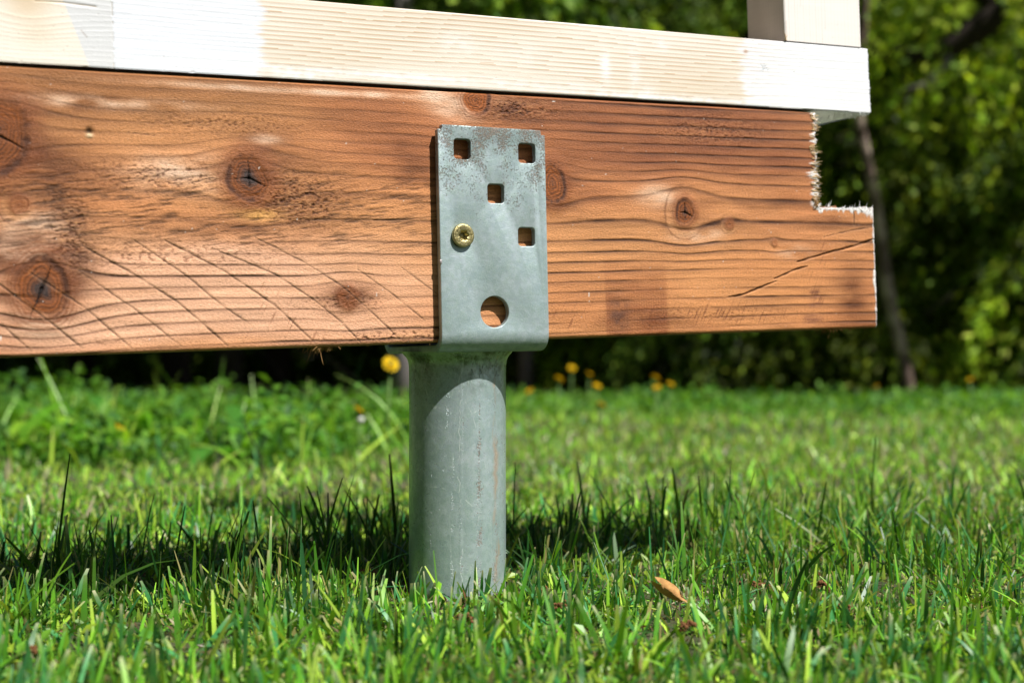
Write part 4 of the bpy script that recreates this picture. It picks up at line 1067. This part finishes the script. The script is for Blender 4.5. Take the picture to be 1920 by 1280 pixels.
# ------------------------------------------------------------------ trees
def crown_mesh(name, H, z0, R0, nb, seed, cols, leaf=.03, droop=.55, per=1.0, dens_=1.0, round_=False):
    rg = np.random.default_rng(seed); P = []; D = []; BC = []
    for b in range(nb):
        u = rg.random(); z = z0 + (H-z0)*u
        R_ = R0*((1-u)**.75+.05) if not round_ else R0*(math.sin(math.pi*min(1, u*.8+.15))**.6)
        R_ *= rg.uniform(.6, 1.15); az = rg.random()*2*math.pi
        nl = int(23*dens_*max(.35, R_/R0)); bc = rg.uniform(.2, 1.0)**1.3*1.9
        for j in range(nl):
            t = rg.uniform(.18, 1)**.8
            r = R_*t; zz = z + r*.12 - droop*r*r/R0*.9
            # side branchlet hanging from the bough
            sl = rg.normal(0, .16*R_*(1.15-t)+.03); hang = abs(rg.normal(0, .10))
            ln = int(rg.integers(13, 25))
            ca, sa = math.cos(az), math.sin(az)
            base = np.array([r*ca-sl*sa, r*sa+sl*ca, zz-abs(sl)*.3]); dv = np.array([ca*.5-np.sign(sl)*sa*.6, sa*.5+np.sign(sl)*ca*.6, -.5-hang*3]); dv /= np.linalg.norm(dv)
            tl = rg.uniform(0, .27, ln); BC.append(np.full(ln, bc*rg.uniform(.75, 1.25)))
            P.append(base + dv*tl[:, None] + np.stack([tl*0, tl*0, -2.0*tl**2], -1) + rg.normal(0, .011, (ln, 3))); D.append(np.repeat((dv + rg.normal(0, .25, 3))[None], ln, 0) + rg.normal(0, .38, (ln, 3)))
    P = np.concatenate(P); D = np.concatenate(D); n = len(P); D /= np.linalg.norm(D, axis=1)[:, None]
    Sd = np.cross(D, rg.normal(0, 1, (n, 3))); Sd /= np.linalg.norm(Sd, axis=1)[:, None]
    L_ = (leaf*rg.uniform(.6, 1.4, n))[:, None]; W = L_*.22*per
    V = np.stack([P-Sd*W*.4, P+D*L_*.5-Sd*W, P+D*L_, P+D*L_*.5+Sd*W], 1).reshape(-1, 3)
    Q = np.arange(n*4).reshape(n, 4)
    k = rg.integers(0, len(cols), n); C = np.array(cols)[k]*rg.uniform(.65, 1.3, (n, 1))*np.concatenate(BC)[:, None]; C = C*(1+.6*fbm(P[:, 0]*4+P[:, 1]*3, P[:, 2]*4, seed, 2))[:, None]
    return np_mesh(name, V, Q, np.repeat(C, 4, 0), smooth=False)
def limbs_mesh(H, z0, R0, nb, seed, droop=.55):
    rg = random.Random(seed); bm = bmesh.new(); 
    for b in range(nb):
        u = rg.random()**.9; z = z0*.5 + (H-z0)*u; R_ = R0*((1-u)**.75+.05)*rg.uniform(.6, 1); az = rg.random()*2*math.pi
        pts = [Vector((R_*t*math.cos(az), R_*t*math.sin(az), z+R_*t*.12-droop*(R_*t)**2/R0*.9)) for t in (0, .35, .7, 1)]
        rings = []
        for p, r in zip(pts, (.022, .015, .009, .003)):
            rings.append([bm.verts.new(p+Vector((-math.sin(az)*math.cos(a)*r, math.cos(az)*math.cos(a)*r, math.sin(a)*r))) for a in (0, 2.09, 4.19)])
        for A_, B_ in zip(rings, rings[1:]):
            for k in range(3): bm.faces.new((A_[k], A_[(k+1) % 3], B_[(k+1) % 3], B_[k]))
    me = bpy.data.meshes.new('limbs'); bm.to_mesh(me); bm.free(); return me
spruce = [(.045, .10, .012), (.09, .18, .016), (.15, .25, .025), (.21, .30, .035)]
bright = [(.11, .20, .012), (.19, .30, .018), (.29, .40, .028), (.38, .46, .04)]
KIN = {
 'spruce': (crown_mesh('crown', 5.2, .18, 1.15, 150, 1, spruce, .050, .60, .8, 1.2), limbs_mesh(5.2, .3, 1.1, 60, 1), 5.2, .07),
 'light': (crown_mesh('crown', 4.2, .30, 1.05, 130, 2, bright, .050, .55, .95, 1.2), limbs_mesh(4.2, .4, 1.0, 50, 2), 4.2, .06),
 'tall': (crown_mesh('crown', 7.5, 1.1, 1.7, 170, 3, spruce, .065, .4, 1.2, 1.1), limbs_mesh(7.5, .7, 1.6, 80, 3), 7.5, .10),
}
TRK = {k: tube_mesh('trunk', [(0, 0, -.1), (.01, 0, v[2]*.3), (-.02, .01, v[2]*.6), (0, 0, v[2])], [v[3], v[3]*.8, v[3]*.5, .01], 10, .06) for k, v in KIN.items()}
def tree(kind, px, Y, s, rz, label, name='spruce_tree', cat='tree'):
    X = (px-960)/F*Y; t = empty(name, (X, Y, float(gz(np.array([X]), np.array([Y]))[0])), rz); t.scale = (s, s, s)
    c, l, H, r = KIN[kind]
    link('trunk', TRK[kind], M_bark, t); tag(link('branches', l, M_bark, t), kind='stuff'); tag(link('crown', c, M_leaf, t), kind='stuff')
    tag(t, label, cat, 'conifers at the edge of the wood'); return t
tree('spruce', 2010, 7.6, 1.0, .3, 'dense drooping conifer at the right margin of the photo')
tree('spruce', 1800, 8.6, 1.05, 1.9, 'drooping conifer behind the slender birch stem, right of it')
tree('light', 1640, 8.1, .9, .8, 'yellow green conifer seen through the notch of the beam')
tree('light', 1930, 7.9, 1.1, 2.9, 'bright green conifer filling the upper right corner')
tree('spruce', 1400, 8.8, .95, 4.0, 'low spreading conifer under the right half of the beam')
tree('light', 1260, 10.2, 1.25, 5.1, 'green conifer above the rail left of the upright post')
tree('tall', 1120, 11.5, 1.0, .5, 'tall dark conifer behind the bracket')
tree('tall', 1480, 11.8, 1.05, 3.5, 'tall dark conifer behind the upright post')
tree('tall', 1860, 12.0, 1.1, 2.2, 'tall dark conifer deep behind the right hand bushes')
tree('tall', 760, 11.0, .95, 1.2, 'tall dark conifer above the middle of the rail')
tree('tall', 330, 8.0, .9, 4.4, 'dark conifer whose trunk shows under the beam, second from the left')
tree('tall', 152, 9.6, .95, 2.7, 'dark conifer whose trunk shows under the beam at the far left')
tree('tall', 520, 10.0, 1.0, .9, 'dark conifer left of the tube, third trunk from the left')
tree('tall', 2350, 11.0, 1.0, 1.5, 'tall conifer just outside the right margin')
tree('tall', -300, 11.0, 1.0, 5.5, 'tall conifer just outside the left margin')
# slender leaning birch stem on the right
def at(px, py, Y):
    r = ray(px, py); return CAM + r*(Y/r.y)
def birch_mat():
    m, nt, P, n, L = mat('birch_bark')
    v = scaled(nt, 6, 6, 5); a = noise(nt, v, 1.3, 3, .5)
    c = mixn(nt, mapr(nt, a, .42, .62, 0, 1), (.12, .08, .065), (.60, .47, .39)); c = mixn(nt, mapr(nt, noise(nt, scaled(nt, 60, 60, 25), 1, 4, .6), .45, .6, 0, .5), c, (.12, .07, .05))
    L.new(c, P.inputs['Base Color']); P.inputs['Roughness'].default_value = .8; return m
M_birch = birch_mat()
pts = [(1706, 762), (1703, 715), (1692, 660), (1677, 600), (1662, 530), (1652, 460), (1643, 390), (1627, 310), (1612, 235), (1607, 150), (1617, 60), (1623, -40), (1640, -300), (1650, -700)]
W = [at(x, y, 7.0-.0005*(760-y)) for x, y in pts]; b0 = W[0].copy(); b0.z = 0
root = empty('birch_tree', b0); tag(root, 'slender leaning birch stem rising behind the right end of the beam', 'tree')
link('trunk', tube_mesh('trunk', [Vector((0, 0, -.05))]+[w_-b0 for w_ in W], [.034, .033, .031, .030, .032, .033, .032, .030, .028, .027, .026, .025, .023, .018, .008], 12, .06), M_birch, root)
link('crown', crown_mesh('birch_crown', 1.3, 0, .8, 40, 9, bright, .05, .3, 2.2, .8, True), M_leaf, root).location = W[-2]-b0
# pale trunk left of the tube and more trunks in the wood
def trunk_only(px0, px1, Y, r, label, m, name='tree_trunk', top=3.5):
    X = (px0-960)/F*Y; root = empty(name, (X, Y, 0)); dx = (px1-px0)/F*Y
    link('trunk', tube_mesh('trunk', [(0, 0, -.1), (dx*.1, 0, .4), (dx*.4, 0, top*.5), (dx, 0, top)], [r*1.15, r, r*.9, r*.7], 12, .05), m, root)
    cr = link('crown', KIN['tall'][0], M_leaf, root); cr.location = (dx, 0, top-2.6); cr.rotation_euler.z = px0; cr.scale = (.8, .8, .8)
    tag(root, label, 'tree', 'trees in the wood')
M_grey = plain('grey_bark', (.22, .19, .19), .85, .2, .35, 15, .003)
trunk_only(757, 752, 5.8, .045, 'pale grey birch trunk touching the left side of the tube in view', M_grey)
trunk_only(430, 440, 11.0, .11, 'greyish trunk in the shade between the two left trunks and the tube', M_grey)
trunk_only(985, 990, 9.5, .05, 'thin grey trunk in the shade just right of the tube', M_grey)
# big crooked bough across the top right corner
bt = empty('bough', at(2060, 40, 6.2)); tag(bt, 'dark crooked dead bough reaching in from the upper right corner', 'branch')
bo = bt.location.copy(); bt.location = bo
pp = [at(2150, 60, 6.2), at(1980, -30, 6.2), at(1880, 20, 6.3), at(1790, 85, 6.4), at(1700, 105, 6.5), at(1640, 95, 6.6)]
link('limb', tube_mesh('limb', [p-bo for p in pp], [.10, .09, .075, .06, .042, .03], 12, .10), M_bark, bt)
link('limb', tube_mesh('limb', [pp[3]-bo, at(1745, 160, 6.4)-bo, at(1680, 175, 6.5)-bo], [.035, .025, .012], 8, .1), M_grey, bt)
link('limb', tube_mesh('limb', [pp[2]-bo, at(1800, -40, 6.3)-bo, at(1760, -90, 6.3)-bo], [.04, .03, .015], 8, .1), M_bark, bt)
fo = link('foliage', crown_mesh('bough_foliage', .9, -.3, .75, 34, 21, bright, .05, .4, 1.0, .8, True), M_leaf, bt); fo.location = at(1850, 30, 6.25)-bo; tag(fo, kind='stuff')
# far wood: one dark mass
rg = np.random.default_rng(77); Ps = []; Ds = []
n = 95000; Y = rg.uniform(11.5, 24, n); X = (rg.random(n)*2-1)*(Y*.6+3); Z = rg.random(n)**1.5*(Y*.36+5)
keep = (vnoise(X*1.3, Z*1.3+Y, 5) > .33) | (Z < 1.2); X, Y, Z = X[keep], Y[keep], Z[keep]; n = len(X)
v, c, q = leaves(n, X, Y, Z, rg.uniform(.10, .22, n), np.array(spruce)[rg.integers(0, 4, n)]*.8, .8)
o = link('far_wood', np_mesh('far_wood', v, q, c, smooth=False), M_leaf); tag(o, 'dark mass of conifers deep in the wood', 'wood', kind='stuff')
n = 20000; az = rg.uniform(-2.3, .75, n); Rr = rg.uniform(11, 17, n); X = Rr*np.sin(az); Y = -Rr*np.cos(az); Z = rg.random(n)**.9*5.5  # unseen tree belt added to darken reflections, open on the right for sky
v, c, q = leaves(n, X, Y, Z, rg.uniform(.25, .5, n), np.array(spruce)[rg.integers(0, 4, n)], .8)
o = link('far_wood', np_mesh('far_wood', v, q, c, smooth=False), M_leaf); tag(o, 'unseen wood added behind the camera to darken reflections and fill light', 'wood', kind='stuff')
print('tris', sum(len(o.data.loops)-2*len(o.data.polygons) for o in bpy.data.objects if o.type == 'MESH'))
